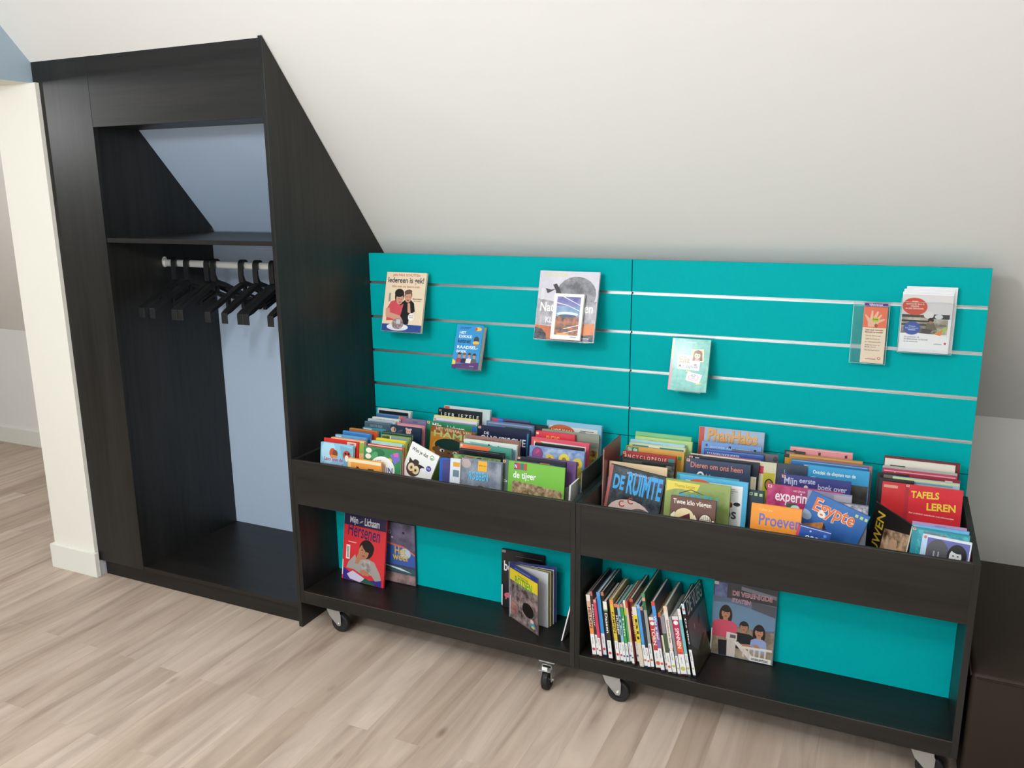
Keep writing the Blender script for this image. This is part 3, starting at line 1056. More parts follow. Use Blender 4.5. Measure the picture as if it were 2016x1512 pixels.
# id: (label, base colour, items, options, spine colour)
TRAY = {
'A1': ('pale blue picture book with pink title and a fox drawing, front left of the tray', '#8fcbe6', [
    ('E', .25, .22, .22, .30, '#b5e0f2'), ('P', ell(.38, .25, .10, .13), '#c9573a'), ('P', ell(.46, .26, .08, .10), '#8a4a33'), ('R', .32, .30, .52, .37, '#e09a4c'),
    ('P', [(.60, .03), (.98, .08), (.97, .55), (.78, .60), (.68, .36)], '#7fb2c9'), ('P', ell(.82, .26, .12, .12), '#b5513f'), ('P', ell(.82, .34, .06, .08), '#f0ece4'),
    ('E', .78, .22, .03, .03, '#251a18'), ('E', .87, .22, .03, .03, '#251a18'),
    ('T', 'Lang leve de', .12, .70, .45, '#c23a7c', 1.1), ('T', 'Leeuwenkuil', .08, .72, .60, '#c4264e', 1.1)], '', '#d5e9f0'),
'A1b': ('low orange picture book with a smiling cat face, foremost in the left tray', '#f0a04a', [
    ('R', .01, .01, .99, .09, '#f7e3b8'), ('P', [(.25, .26), (.28, .16), (.33, .27)], '#3a2a20'), ('P', ell(.31, .24, .035, .05), '#2f2520'),
    ('P', ell(.70, .20, .09, .05, a0=0, a1=180), '#5a3420'), ('R', .01, .09, .1, .5, '#f6c887')], '', '#f6dcae'),
'A2': ('green picture book with a white oval title, left tray front, beside the owl book', '#3f8a5a', [
    ('P', ell(.14, .08, .08, .06), '#efe6d4'), ('P', ell(.13, .22, .08, .06), '#efe6d4'), ('P', ell(.42, .12, .16, .10), '#2e7048'), ('P', ell(.30, .20, .08, .12, 30), '#55a06a'),
    ('P', [(.72, .12), (.95, .04), (.99, .22), (.84, .34)], '#7d6fc0'), ('P', [(.80, .08), (.92, .05), (.95, .14), (.84, .16)], '#d768b0'), ('P', ell(.72, .25, .06, .05), '#f0c53d'),
    ('E', .52, .48, .34, .30, '#f4f4ef'), ('T', 'HET', .32, .50, .36, '#6d7c86', 1.1), ('T', 'IN', .64, .80, .58, '#39427e', 1.3)], '', '#dfe4d8'),
'A15': ('thin red book directly behind the green oval-title book', '#c9473c', [('R', .01, .01, .99, .03, '#e8d6c4')], '', '#d86a55'),
'A16': ('pale aqua book behind the thin red one, left tray', '#a9dad9', [('P', ell(.4, .10, .25, .05), '#dff3f0'), ('R', .6, .05, .95, .09, '#c5e8b5')], '', '#d9eadf'),
'A17': ('yellow-topped book behind the pale aqua one, left tray', '#e8d631', [('R', .02, .06, .98, .10, '#cdbd2a')], '', '#e8e08a'),
'A3': ('red book with a pale label at its top right, behind the pale blue lion book', '#dc352b', [
    ('R', .68, .03, .93, .15, '#f3dcd2'), ('T', 'TAMB', .71, .89, .10, '#a33', 1.0), ('R', .02, .16, .9, .2, '#f08a3a')], '', '#e4564a'),
'A3b': ('thin peach-edged book right behind the red labelled one', '#eab27c', [('R', .01, .01, .99, .03, '#f2c9a0'), ('R', .86, .04, .99, .3, '#8fb04c')], '', '#e9a15c'),
'A4': ('light blue book with a small pink tag, left tray', '#6fa6d2', [('R', .76, .06, .94, .11, '#d8527a'), ('R', .03, .02, .2, .06, '#cfe2ea')], '', '#a8c9de'),
'A18': ('narrow olive and white book in front of the navy bird book', '#93a45a', [('R', .02, .03, .30, .2, '#4d5a33'), ('R', .32, .04, .95, .2, '#7f9cc0'), ('R', .30, .02, .34, .2, '#f0f0e0')], '', '#b9bf8a'),
'A5': ('medium blue book two behind the red labelled one', '#3d82c8', [('R', .01, .01, .99, .025, '#79b2e0')], '', '#a8cbe8'),
'A6': ('orange-brown book with a red-orange right end, left tray', '#b06a35', [('R', .72, .03, .99, .4, '#d9542b'), ('R', .01, .01, .99, .02, '#d8a35f')], '', '#c98a4e'),
'A7': ('teal-blue book with a grey label at its top left corner', '#3e8fa6', [('R', .05, .02, .42, .08, '#c8ced0')], '', '#9fc3cc'),
'A19': ('dark green book hidden behind the olive one', '#2e4a3e', [('R', .01, .01, .99, .03, '#57756a')], '', '#46685a'),
'A8b': ('navy picture book with a bird and a pink mouse, middle of the left tray', '#27384f', [
    ('P', ell(.10, .13, .09, .08), '#cdb7a8'), ('P', ell(.14, .12, .03, .05), '#9a4a3a'), ('P', ell(.32, .15, .10, .03, -25), '#56616e'), ('P', [(.22, .17), (.30, .13), (.42, .19)], '#43505e'),
    ('P', ell(.60, .14, .085, .09), '#e9b6ad'), ('P', ell(.53, .06, .035, .03), '#e9b6ad'), ('P', ell(.67, .07, .035, .03), '#e9b6ad'), ('E', .57, .13, .012, .012, K), ('E', .63, .13, .012, .012, K),
    ('T', 'SNAP', .34, .48, .36, '#b9d0d8', 1.1)], '', '#1f5a63'),
'A8': ('grey-blue book with pale lettering, its left end showing beside the navy bird book', '#4c6474', [('T', 'GROTE BEER', .18, .60, .13, '#8fa5b2', 1.2), ('R', .01, .01, .99, .02, '#83929c')], '', '#8a969c'),
'A14': ('pink book behind the navy bird book', '#d98a96', [('R', .03, .04, .9, .08, '#e8a8ae')], '', '#d9a0a6'),
'A9': ('pale grey book with blue-grey figures along its top', '#b9c4cb', [('R', .06, .04, .9, .09, '#94a6b4')], '', '#d0d6da'),
'A13': ('purple-grey book with small dark lettering, left tray back', '#7f7698', [('T', 'ROOS', .48, .66, .12, '#3c3660', 1.0), ('R', .02, .02, .2, .1, '#a55a74')], '', '#a86a7c'),
'A10': ('white book with a line of dark lettering, left tray back', '#d9dcd8', [('T', 'GERTRUD & SHOESHA', .12, .95, .11, '#2b2f33', 1.1)], '', '#c6cac8'),
'A11': ('blue book with an orange right end, behind the white lettered one', '#3e6a9c', [('R', .76, .01, .78, .3, '#e3c23a'), ('R', .78, .01, .99, .3, '#d06a4c'), ('R', .01, .01, .76, .02, '#7fa0c4')], '', '#5c84b2'),
'A12': ('black book with a pale frame, rearmost by the wardrobe', '#d3d8d8', [('R', .04, .05, .93, .6, '#1a1c24')], '', '#d8c2bc'),
'B1': ('tilted white book with a cartoon owl and black title', '#f4f3f0', [
    ('T', 'Wist je dat', .07, .66, .22, '#33373a', 1.15), ('E', .80, .15, .075, .075, '#3c9a5a'), ('E', .80, .15, .055, .055, '#f4f3f0'), ('E', .80, .17, .03, .025, '#3c9a5a'),
    ('P', ell(.34, .74, .24, .24), '#5a4036'), ('P', [(.14, .64), (.10, .46), (.30, .55)], '#3f2c26'), ('P', [(.42, .54), (.66, .52), (.52, .68)], '#3f2c26'), ('P', ell(.36, .50, .10, .07), '#4a3a34'),
    ('P', ell(.56, .55, .12, .03), '#2f2724'), ('E', .26, .72, .11, .13, '#ead9c0'), ('E', .44, .74, .11, .13, '#ead9c0'), ('E', .27, .73, .05, .06, '#c79a2f'), ('E', .43, .75, .05, .06, '#c79a2f'),
    ('E', .27, .73, .025, .03, K), ('E', .43, .75, .025, .03, K), ('P', [(.33, .80), (.38, .80), (.355, .88)], '#d99a3a'),
    ('E', .82, .50, .085, .085, '#4c4a9a'), ('T', 'UIL', .77, .87, .52, '#d9d6f2', 1.0)], 'P', '#d0d0cc'),
'B2': ('bright blue book leaning in the gap right of the owl book', '#2f66c4', [('R', .3, .05, .5, 1.2, '#4a86dc')], '', '#234f9c'),
'B2b': ('dark violet book in the gap right of the owl book', '#4d4a82', [('R', .3, .02, .4, .9, '#9a7fb8')], '', '#8a7cc0'),
'B3': ('brown and gold book with a large cartoon face, middle of the left tray', '#8e5326', [
    ('R', .01, .12, .45, .9, '#c07f2a'), ('E', .30, .45, .25, .22, '#cf9433'), ('T', 'HET VERHAAL VAN', .12, .92, .07, '#d6c39a', 1.0), ('T', 'HAMI', .08, .80, .20, '#b5bf78', .55),
    ('P', ell(.46, .36, .34, .15), '#12312c'), ('P', ell(.14, .46, .07, .05), '#6d4a33'), ('P', ell(.46, .50, .33, .19), '#74513a'), ('P', ell(.46, .33, .31, .11), '#12312c'),
    ('E', .30, .47, .055, .03, '#f1ece0'), ('E', .60, .48, .055, .03, '#f1ece0'), ('E', .31, .475, .025, .025, K), ('E', .59, .485, .025, .025, K), ('E', .46, .50, .03, .015, '#53362a'),
    ('R', .02, .68, .98, 1.1, '#5f7f2e')], '', '#6d3f20'),
'B4': ('green book with a white title, behind the gold cartoon-face book', '#2f8a5c', [
    ('T', 'Mijn', .12, .30, .12, '#f0f4ee', 1.2), ('T', 'Lichaam', .42, .76, .135, '#f0f4ee', 1.2), ('R', .90, .02, .99, .3, '#2f62b4')], 'S', '#4fa57a'),
'B6': ('white book with a lilac band, behind the green one', '#e2dfe6', [('R', .02, .05, .98, .09, '#a79cc6')], 'S', '#d6c6c0'),
'B5': ('yellow-topped book behind the lilac-banded one', '#e6d98c', [('T', 'GOOCHELEN', .1, .9, .12, '#5a4f2a', .8)], '', '#e0d7a2'),
'B7': ('black book with white spaced capitals, rear middle of the left tray', '#15171d', [('T', 'L E E R   J E Z E L F', .07, .95, .16, '#e8e6e0', 1.0), ('R', .02, .02, .08, .07, '#8a7c78'),
    ('T', 'GOOCHELEN', .2, .8, .33, '#d8c870', 1.2)], '', '#23252c'),
'B8': ('pale grey-blue book with a red corner, rearmost behind the black spaced-capitals book', '#c9d6d8', [('R', .01, .01, .12, .05, '#d4553c')], '', '#d8b8a8'),
'B9': ('narrow white book with a small drawing, left of the grey seal book', '#dce3ea', [('R', .3, .3, .95, .7, '#e6a63a'), ('R', .3, 1.0, .9, 1.6, '#6f8494'), ('R', .35, 2.2, .9, 2.7, '#3a4450')], '', '#cfd6da'),
'B10': ('grey nature book with light blue block letters and a seal', '#7d8494', [
    ('R', .01, .01, .99, 1.3, '~#5c6474,#98a0ac,14'), ('P', ell(.12, .12, .12, .10), '#b8a8a4'), ('R', .42, .02, .64, .25, '#e9b032'), ('T', 'BESTE VAN', .44, .62, .14, '#7a4d12', 1.0),
    ('T', 'ROBBEN', .21, .69, .47, '#1d3d5c', 2.0), ('T', 'ROBBEN', .20, .68, .465, '#5fc0e8', 2.0), ('P', ell(.50, .72, .15, .14), '#3b3f47'), ('P', ell(.50, .76, .10, .08), '#e9e6e0'),
    ('E', .44, .68, .025, .02, K), ('E', .56, .68, .025, .02, K), ('E', .50, .73, .03, .02, K)], 'S', '#9aa2ae'),
'B10b': ('book with a leafy green strip just behind the grey seal book', '#5c7a44', [('R', .01, .01, .99, .3, '~#3d5c2c,#9ab06a,40'), ('R', .28, .02, .42, .2, '#a35a3e'), ('R', .5, .02, .6, .2, '#1f3020'), ('E', .84, .12, .08, .06, '#3a4c80')], '', '#c9cdb8'),
'B11': ('black book with a small white title, behind the leafy strip book', '#15161a', [('T', 'MIJN HUISDIER', .32, .66, .16, '#f0f0ee', 1.0), ('R', .01, .01, .9, .02, '#5a5a60')], '', '#3f6a58'),
'B12': ('book half orange and half sea green, centre of the left tray', '#4f9a8c', [('P', [(.01, .01), (.62, .02), (.50, .18), (.01, .18)], '#ee7a4c'), ('R', .02, .02, .06, .06, '#f2c9b8')], '', '#e58c66'),
'B13': ('white book with pale turquoise flourishes, behind the orange and sea green one', '#dfe6e2', [('P', [(.1, .03), (.55, .05), (.5, .12), (.2, .1)], '#8fc8bc'), ('P', ell(.48, .06, .02, .02), K), ('P', ell(.66, .07, .02, .02), '#7a4f3a'), ('R', .72, .08, .98, .5, '#8fb4dc')], '', '#d5dad6'),
'B14': ('dusty brown-pink book behind the white flourish book', '#9b7468', [('R', .02, .10, .95, .14, '#c7b4ac'), ('T', 'VOLLE MAAN', .3, .7, .08, '#7a564c', 1.0)], '', '#a88c80'),
'B15': ('navy book with large serif-like white capitals about the Olympics', '#1d2142', [('T', 'DE', .13, .23, .145, '#e8e6ee', .8), ('T', 'OLYMPISCHE', .06, .94, .29, '#e8e6ee', 1.2), ('R', .96, .05, .99, .9, '#3a80b4')], 'S', '#2c3158'),
'B16': ('slate blue book rising behind the Olympics book', '#64789c', [('R', .04, .02, .96, .04, '#8fa0c0'), ('R', .4, .07, .9, .10, '#3a5a4c')], '', '#8a98b4'),
'B17': ('thin book with red and bright blue top corner, rear of the left tray', '#3d5c9c', [('R', .01, .01, .18, .3, '#c8455c'), ('R', .18, .01, .30, .3, '#2f7ad0'), ('R', .30, .01, .99, .06, '#4a4a6c')], '', '#b84458'),
'B18': ('black book showing at the rear, left of the light blue how-to book', '#16171d', [('R', .01, .01, .60, .03, '#5a4f74')], '', '#222430'),
'C1': ('bright green nature book with a tiger-fur photo, front right of the left tray', '#77bb43', [
    ('R', .10, .02, .155, .13, '#7c3a78'), ('R', .155, .02, .21, .13, '#c23c54'), ('R', .21, .02, .27, .13, '#2f7d70'), ('R', .27, .02, .33, .13, '#b4553a'), ('T', 'N', .11, .15, .11, '#f4f4f0', 1.5),
    ('T', 'de tijger', .09, .50, .27, '#f6f7f0', 1.25), ('P', [(.08, .32), (.40, .34), (.97, .40), (.99, 1.3), (.06, 1.3)], '~#6e563c,#c9b08c,48'), ('E', .32, .58, .09, .12, '~#4a3526,#b89468,90'),
    ('P', [(.26, .70), (.30, .52), (.33, .72)], '#3e2c20'), ('P', [(.34, .72), (.37, .54), (.40, .70)], '#3e2c20')], '', '#8cc65c'),
'C1b': ('grey-green glossy book peeking out left of the tiger book', '#5f7268', [('T', 'De r', .04, .16, .42, '#e0e6e0', 1.2)], 'S', '#7c8f84'),
'C2': ('black book with a strip of small colour pictures, behind the tiger book', '#2c2b33', [('R', .03, .06, .42, .14, '#3a3942'), ('R', .48, .07, .68, .14, '#c88f3a'), ('R', .7, .06, .98, .2, '#343c58')], 'S', '#4a4650'),
'C2b': ('purple and grey book at the right end behind the black strip book', '#6a4a80', [('P', [(.6, .6), (.99, .42), (.99, 1.2), (.7, 1.25)], '#a8a8ac')], '', '#5a4474'),
'C3': ('book with yellow sunflowers on a blue sky', '#7f9ccc', [
    ('R', .01, .01, .99, .5, '~#6c8cc4,#b8c8e0,30'), ('P', ell(.38, .20, .08, .09), '#e8cf4a'), ('P', ell(.38, .20, .035, .04), '#a0783a'), ('P', ell(.64, .18, .10, .11), '#f0dc5c'), ('P', ell(.64, .18, .04, .045), '#a8823c'),
    ('P', ell(.88, .22, .09, .10), '#ecd44e'), ('P', ell(.88, .22, .035, .04), '#9a7434'), ('P', ell(.50, .27, .08, .07), '#dcc64a'), ('P', ell(.77, .30, .07, .07), '#e6d052'),
    ('R', .01, .30, .99, .6, '~#8a9a3c,#e0cc50,60'), ('E', .15, .13, .10, .12, '#7f3c74'), ('E', .15, .13, .085, .10, '#94508a'), ('P', ell(.15, .09, .02, .05, 40), '#e0506a')], '', '#c0cce0'),
'C4': ('plain black book just behind the sunflower book', '#17181c', [], '', '#5c3c40'),
'C5': ('white-panelled book with a coral pink border', '#e0566c', [('P', [(.05, .05), (.95, .06), (.95, .5), (.05, .5)], '#f0ede8'), ('P', [(.02, .03), (.12, .04), (.44, .17), (.2, .17)], '#ee7b52')], '', '#e88a9a'),
'C6': ('red book with an orange title, behind the coral-bordered one', '#dc3a4c', [('T', 'REIS', .28, .62, .25, '#f0a03c', 1.2), ('R', .02, .03, .08, .08, '#f2d0cc')], '', '#e06070'),
'C7': ('grey-green book with a dark photo strip, right part of the left tray', '#8e9484', [('R', .50, .13, .99, .22, '#6f7468'), ('R', .80, .26, .99, .5, '~#5a2c28,#d8c84c,30')], '', '#a8ac9a'),
'C8': ('light blue how-to book with an orange oval title, rear right of the left tray', '#8cc0dc', [
    ('R', .05, .08, .93, .6, '#dcdcd8'), ('P', ell(.28, .17, .24, .12), '#c25a33'), ('T', 'HOE KAN', .09, .47, .21, '#f2e3c8', 1.3), ('P', [(.60, .14), (.72, .14), (.72, .22), (.60, .26)], '#8a8f98'), ('P', ell(.80, .22, .05, .03), '#4a4e55'),
    ('P', [(.62, .12), (.86, .12), (.86, .13), (.62, .13)], '#3a3d44')], '', '#a9d0e4'),
'D0': ('pale blue book edge at the far left of the right tray', '#9fc4e8', [], '', '#a9ccf0'),
'D1': ('dark space book with huge light blue block letters, front left of the right tray', '#2c3038', [
    ('R', .02, .02, .99, 1.1, '~#15181f,#4a545c,26'), ('R', .0, .0, .055, 1.3, '#b4645e'), ('P', [(.50, .06), (.98, .10), (.98, .22), (.40, .10)], '#4c4a78'),
    ('T', 'DE EERSTE MAN OP', .32, .76, .105, '#d8d6e4', 1.0), ('T', 'DE', .10, .30, .40, '#46a8e4', 2.1, 0, 2), ('T', 'RUIMTE', .35, .97, .43, '#46a8e4', 2.9, 0, 1.8),
    ('P', ell(.47, .82, .40, .27), '#dcc4ba'), ('T', 'C', .28, .38, .72, '#b8403a', 1.0, -20), ('T', 'C', .42, .52, .63, '#b8403a', 1.0, -12), ('P', ell(.68, .90, .27, .24), '#6c6054'), ('P', ell(.70, .92, .24, .21), '#b4a698'), ('P', ell(.72, .95, .20, .18), '#26262a')], '', '#b4645e'),
'D2': ('cream book with an oval stamp, behind the space book', '#e8cda6', [('E', .72, .22, .13, .055, '#6f5c4a'), ('E', .72, .22, .12, .047, '#e8cda6'), ('T', 'Informatie', .63, .81, .235, '#4a3c30', .9)], '', '#d9a89a'),
'D3': ('black dinosaur book with gold capitals', '#1b1c1c', [('R', .02, .03, .38, .2, '#3f403c'), ('T', 'WALKING', .46, .82, .16, '#d99a33', 1.2), ('R', .84, .06, .99, .5, '~#2f302c,#8a8a80,50')], '', '#303232'),
'D4': ('dark red reference book with wide pale capitals', '#a8302e', [('T', 'E N C Y C L O P E D I E', .05, .83, .12, '#e8cfc0', 1.2), ('R', .86, .05, .98, .12, '#3f8f8a'), ('R', .04, .16, .97, .4, '#6a1f22')], 'S', '#7d2a28'),
'D5': ('book with a green corner and a gold field, left of the right tray', '#d6a04a', [('R', .01, .01, .22, .3, '#2f8a5c'), ('T', 'Bij de', .03, .20, .08, '#f0f4f0', 1.1), ('R', .32, .11, .76, .17, '#7c3058'), ('R', .90, .08, .96, .14, '#3d9a5c')], '', '#5fa47c'),
'D6': ('book with a deep teal strip along its top', '#c7d6a4', [('R', .06, .03, .97, .09, '#2f7d8f'), ('R', .35, .02, .55, .05, '#e6e2d6')], '', '#9fc9a0'),
'D7': ('pale sky blue book two behind the gold-field book', '#a9d0e0', [('R', .02, .04, .6, .08, '#7fb0cc'), ('R', .7, .03, .98, .08, '#c6e0c4')], '', '#c0d8dc'),
'D8': ('pale lime book with a small red emblem', '#b9d68c', [('P', [(.28, .05), (.38, .05), (.37, .13), (.29, .13)], '#a8443c')], '', '#c6dcae'),
'D9': ('mid green book with a dark strip, rear left of the right tray', '#7fbf86', [('R', .03, .07, .44, .12, '#2d3a2c'), ('P', ell(.56, .14, .07, .05), '#3a3026'), ('R', .86, .10, .97, .13, '#c9e4c4')], '', '#9fd2a4'),
'E1': ('small brown book with a white title and a drawn girl and cage', '#6b4a42', [
    ('T', 'Twee kilo vliegen', .06, .90, .155, '#ece4d8', 1.25), ('P', [(.02, .42), (.10, .34), (.14, .44), (.30, .40), (.42, .50), (.55, .36), (.62, .50), (.70, .42), (.98, .44), (.98, 1.4), (.02, 1.4)], '#ece3cf'),
    ('P', ell(.32, .44, .22, .20, -12), '#e6d3a4'), ('P', [(.10, .52), (.44, .34), (.46, .46), (.16, .60)], '#5a2832'), ('P', ell(.40, .56, .08, .05), '#d98a8a'), ('E', .40, .50, .02, .015, K),
    ('P', ell(.79, .50, .15, .19), '#2a2422'), ('P', ell(.79, .50, .135, .175), '#ece3cf')] +
    [('P', [(.79 + d - .005, .34 + abs(d) * .5), (.79 + d + .005, .34 + abs(d) * .5), (.79 + d + .005, .66 - abs(d) * .5), (.79 + d - .005, .66 - abs(d) * .5)], '#2a2422') for d in (-.09, -.045, 0, .045, .09)] +
    [('P', [(.66, v), (.92, v), (.92, v + .01), (.66, v + .01)], '#2a2422') for v in (.44, .52, .60)], '', '#7c5a50'),
'E2': ('sage green book with a yellow corner and light blue letters, behind the brown cage book', '#97a860', [
    ('R', .10, .10, .99, 1.2, '~#7f9648,#a9b87c,10'), ('P', [(.02, .02), (.54, .03), (.50, .13), (.42, .17), (.28, .13), (.16, .14), (.02, .19)], '#ead75a'), ('T', 'Thema Lezen', .14, .46, .11, '#c4a43c', 1.2),
    ('T', 'DIEREN', .22, .82, .40, '#4fb4d4', 1.6), ('P', [(.22, .20), (.40, .12), (.60, .18), (.61, .19), (.40, .135), (.23, .21)], '#3a4428')], '', '#c8d094'),
'E3': ('light blue bordered white book with an italic word, right of the sage green one', '#56b4e0', [
    ('R', .09, .07, .93, 1.1, '#eceef0'), ('P', ell(.30, .12, .17, .08, a0=180, a1=360), '#e4633c'), ('T', 'ps', .69, .86, .56, '#4a5058', 1.1), ('P', ell(.86, .34, .05, .03), '#23262a'), ('P', ell(.77, .36, .03, .04), '#8c2c30'),
    ('R', .64, .12, .82, .13, '#aab4ba'), ('R', .64, .15, .86, .16, '#aab4ba'), ('R', .64, .18, .80, .19, '#aab4ba'), ('E', .72, .80, .14, .07, '#a08484')], '', '#8cd0ee'),
'E3b': ('teal-topped book directly behind the light blue bordered one', '#3f96a8', [], '', '#5fb0bc'),
'E4': ('slate blue animal book with an orange title', '#3a4660', [('T', 'Dieren om ons heen', .08, .89, .135, '#d98a72', 1.25), ('T', 'Otters', .18, .62, .36, '#f0f0ee', 1.5)], 'S', '#4c5874'),
'E5': ('black-blue book behind the slate blue animal book', '#1b2030', [('R', .10, .02, .16, .06, '#b8b4b4')], 'S', '#2a3040'),
'E6': ('wide cream book with a yellow emblem at its right, right tray', '#d9d2b4', [('R', .86, .12, .99, .9, '#c2b82e'), ('E', .93, .26, .05, .07, '#2a2c22'), ('E', .93, .26, .037, .055, '#b0803c'), ('R', .80, .05, .86, .14, '#c8304c'), ('R', .01, .01, .14, .04, '#a86a6c')], '', '#b8808c'),
'E6b': ('thin pink and violet book over the wide cream one', '#b05a84', [('R', .01, .01, .99, .03, '#e8c4cc')], '', '#8c4a74'),
'E7': ('royal blue book with small white lettering, in front of the square-dotted blue one', '#2a529c', [('T', '* * * DOEN DOOR POEZIE', .06, .60, .09, '#d8e2f2', 1.1), ('R', .02, .01, .98, .02, '#5a86cc')], '', '#234484'),
'E8': ('light blue book with dark squares along its top edge', '#6f9ad4', [('R', .07, .04, .10, .08, '#1d2c48'), ('R', .46, .04, .50, .08, '#1d2c48'), ('R', .88, .05, .92, .09, '#1d2c48'), ('T', 'ZOOEER ALLE STEDEN', .14, .82, .10, '#c8daf0', .7)], '', '#8cb0e0'),
'E9': ('tall grey-blue book with an orange rounded title and red spine', '#9fb4cc', [('R', .0, .0, .085, 1.3, '#c8503c'), ('T', 'PhanHabs', .145, .905, .205, '#7d6450', 1.35, 0, 2), ('T', 'PhanHabs', .14, .90, .20, '#dfa45c', 1.35, 0, 1.8)], '', '#c8503c'),
'E10': ('grey-purple book with a dark disc, right behind the cream one', '#5f5a62', [('E', .94, .10, .05, .06, '#3a3a40')], '', '#6c6872'),
'E11': ('dark slate book with three small green squares, between the two front groups', '#2e4250', [('R', .62, .05, .70, .13, '#b8d49a'), ('R', .75, .055, .83, .135, '#b8d49a'), ('R', .88, .06, .96, .14, '#b8d49a'), ('R', .64, .07, .68, .11, '#3f5c54')], '', '#3c5462'),
'E12': ('cream paperback right of the slate blue animal book', '#ddd8bc', [('R', .93, .02, .98, 1.2, '#c4bfa0')], 'P', '#c8c4a8'),
'F1': ('orange cooking book with a violet wavy title', '#f29a3c', [
    ('T', 'Cahier Jeu', .16, .42, .12, '#f7c47c', 1.1), ('T', 'Proeven', .17, 1.0, .42, '#7a70b4', 1.35), ('R', .01, .62, .99, .66, '#f7dcae'), ('P', ell(.80, .60, .05, .04), '#c05a2c')], '', '#f7bf7c'),
'F2': ('tilted blue book with orange lettering and a pyramid', '#2f64a8', [
    ('R', .01, .01, .99, 1.4, '~#2858a0,#3a74b8,3'), ('P', ell(.06, .42, .11, .08, 20), '#9fb4cc'), ('T', 'Egypte', .12, .82, .29, '#f2e8dc', 1.2, 0, 2.2), ('T', 'Egypte', .12, .82, .29, '#e8743c', 1.2),
    ('P', [(.04, .62), (.38, .42), (.44, .78), (.06, .78)], '~#b06a34,#d09050,60'), ('P', [(.38, .42), (.68, .80), (.44, .80)], '#3a3230'),
    ('R', .78, .06, .83, .11, '#b8d48c'), ('R', .86, .06, .91, .11, '#b8d48c'), ('R', .94, .06, .985, .11, '#b8d48c')], '', '#b8c4d8'),
'F3': ('small royal blue book with white rounded figures, at the front edge before the pyramid book', '#2a4fa0', [
    ('R', .01, .01, .99, .03, '#c8d4ec'), ('R', .0, .0, .08, 1.2, '#c8405c'), ('T', 'ooo', .28, .68, .40, '#f0f2f6', 1.2), ('P', ell(.84, .16, .05, .05), '#5c90d8'), ('P', ell(.40, .12, .03, .03), '#a8c4ec'),
    ('P', ell(.80, .30, .10, .08), '#3c70a8')], '', '#c8405c'),
'F4': ('magenta science experiment book with a bold white title', '#b82f6c', [
    ('R', .01, .01, .45, .5, '~#a8285c,#d0508c,20'), ('P', [(.62, .01), (.99, .01), (.99, .6), (.85, .6)], '#5a4a86'), ('P', [(.45, .01), (.62, .01), (.85, .6), (.60, .6)], '#a03c6c'), ('T', 'HET JONGE', .36, .52, .07, '#ecc8d8', 1.0),
    ('T', 'experiment', .12, .78, .22, '#f6eef2', 1.5), ('P', [(.27, .25), (.42, .24), (.46, .34), (.30, .36)], '#2f6c5c'), ('P', ell(.40, .30, .06, .04), '#d8ece4')], 'S', '#7c4c8c'),
'F5': ('indigo first-encyclopedia book with a white serif-like title', '#3b3f80', [
    ('T', 'Mijn', .05, .24, .14, '#c4c8e4', 1.3), ('T', 'eerste', .27, .50, .10, '#c4c8e4', 1.2), ('T', 'boek over', .54, .95, .17, '#c4c8e4', 1.2), ('P', ell(.37, .16, .03, .03), '#e8d8c8'), ('P', ell(.37, .21, .06, .03), '#23263c')], 'S', '#8c94c4'),
'F6': ('sky blue sea book with white lettering and a dark lower half', '#3aa0d4', [('R', .01, .24, .99, 1.4, '~#26282c,#5c5c58,12'), ('T', 'Ontdek de diepten van de', .15, .80, .13, '#eef4f8', 1.35), ('P', ell(.16, .20, .05, .02), '#e8f2f6'), ('P', ell(.32, .22, .05, .02), '#e8f2f6')], 'S', '#5cb8e0'),
'F6b': ('deeper blue book showing left of the sky blue sea book', '#2f6fa8', [('T', 'ONT', .07, .17, .15, '#8cb890', 1.2), ('R', .01, .01, .99, .02, '#7fb0d0'), ('P', ell(.15, .30, .02, .03), '#e0e4d8')], '', '#4c88bc'),
'F7': ('dusty pink-brown glossy book behind the sea book', '#9c6c74', [('R', .03, .03, .98, .06, '#b88c90')], '', '#a88488'),
'F8': ('ochre brown book in front of the pink square-dotted one', '#b8863c', [('R', .01, .01, .99, .03, '#c89c5c')], '', '#a87838'),
'F9': ('salmon pink book with dark squares along its top edge', '#dc8c90', [('R', .06, .05, .10, .10, '#4a1d24'), ('R', .46, .05, .50, .10, '#4a1d24'), ('R', .88, .05, .92, .10, '#4a1d24'), ('R', .01, .01, .99, .02, '#f0c4c0')], '', '#e4a8a4'),
'F10': ('black book edge left of the salmon pink book', '#1e1d1c', [('R', .05, .35, .5, 1.0, '#c8982c'), ('R', .1, .05, .5, .15, '#7c6c64')], '', '#2a2826'),
'F11': ('silver-grey book right of the magenta science book', '#9c98b4', [('R', .60, .03, .99, .5, '#b4b0bc')], '', '#8c88a0'),
'F12': ('crinkled silver-foil book right of the pyramid book', '#77757f', [('R', .01, .01, .99, .4, '~#5c5a66,#c8c4d0,60')], '', '#8c8a94'),
'F13': ('slate grey book between the cream and the deeper blue books', '#3c4658', [('T', 'L', .25, .33, .35, '#8c98a8', 1.2)], '', '#4c566a'),
'G2': ('small violet-blue book with a black and white girl portrait, front right of the right tray', '#dfe8f4', [
    ('R', .11, .05, .97, 1.3, '#6a6cae'), ('P', ell(.34, .42, .24, .36), '#5a5a60'), ('R', .26, .34, .29, .6, '#a8a8ac'), ('R', .35, .34, .38, .6, '#a8a8ac'), ('R', .0, .0, .11, 1.3, '#bcd6f0'), ('E', .06, .06, .03, .035, '#d8734c')] +
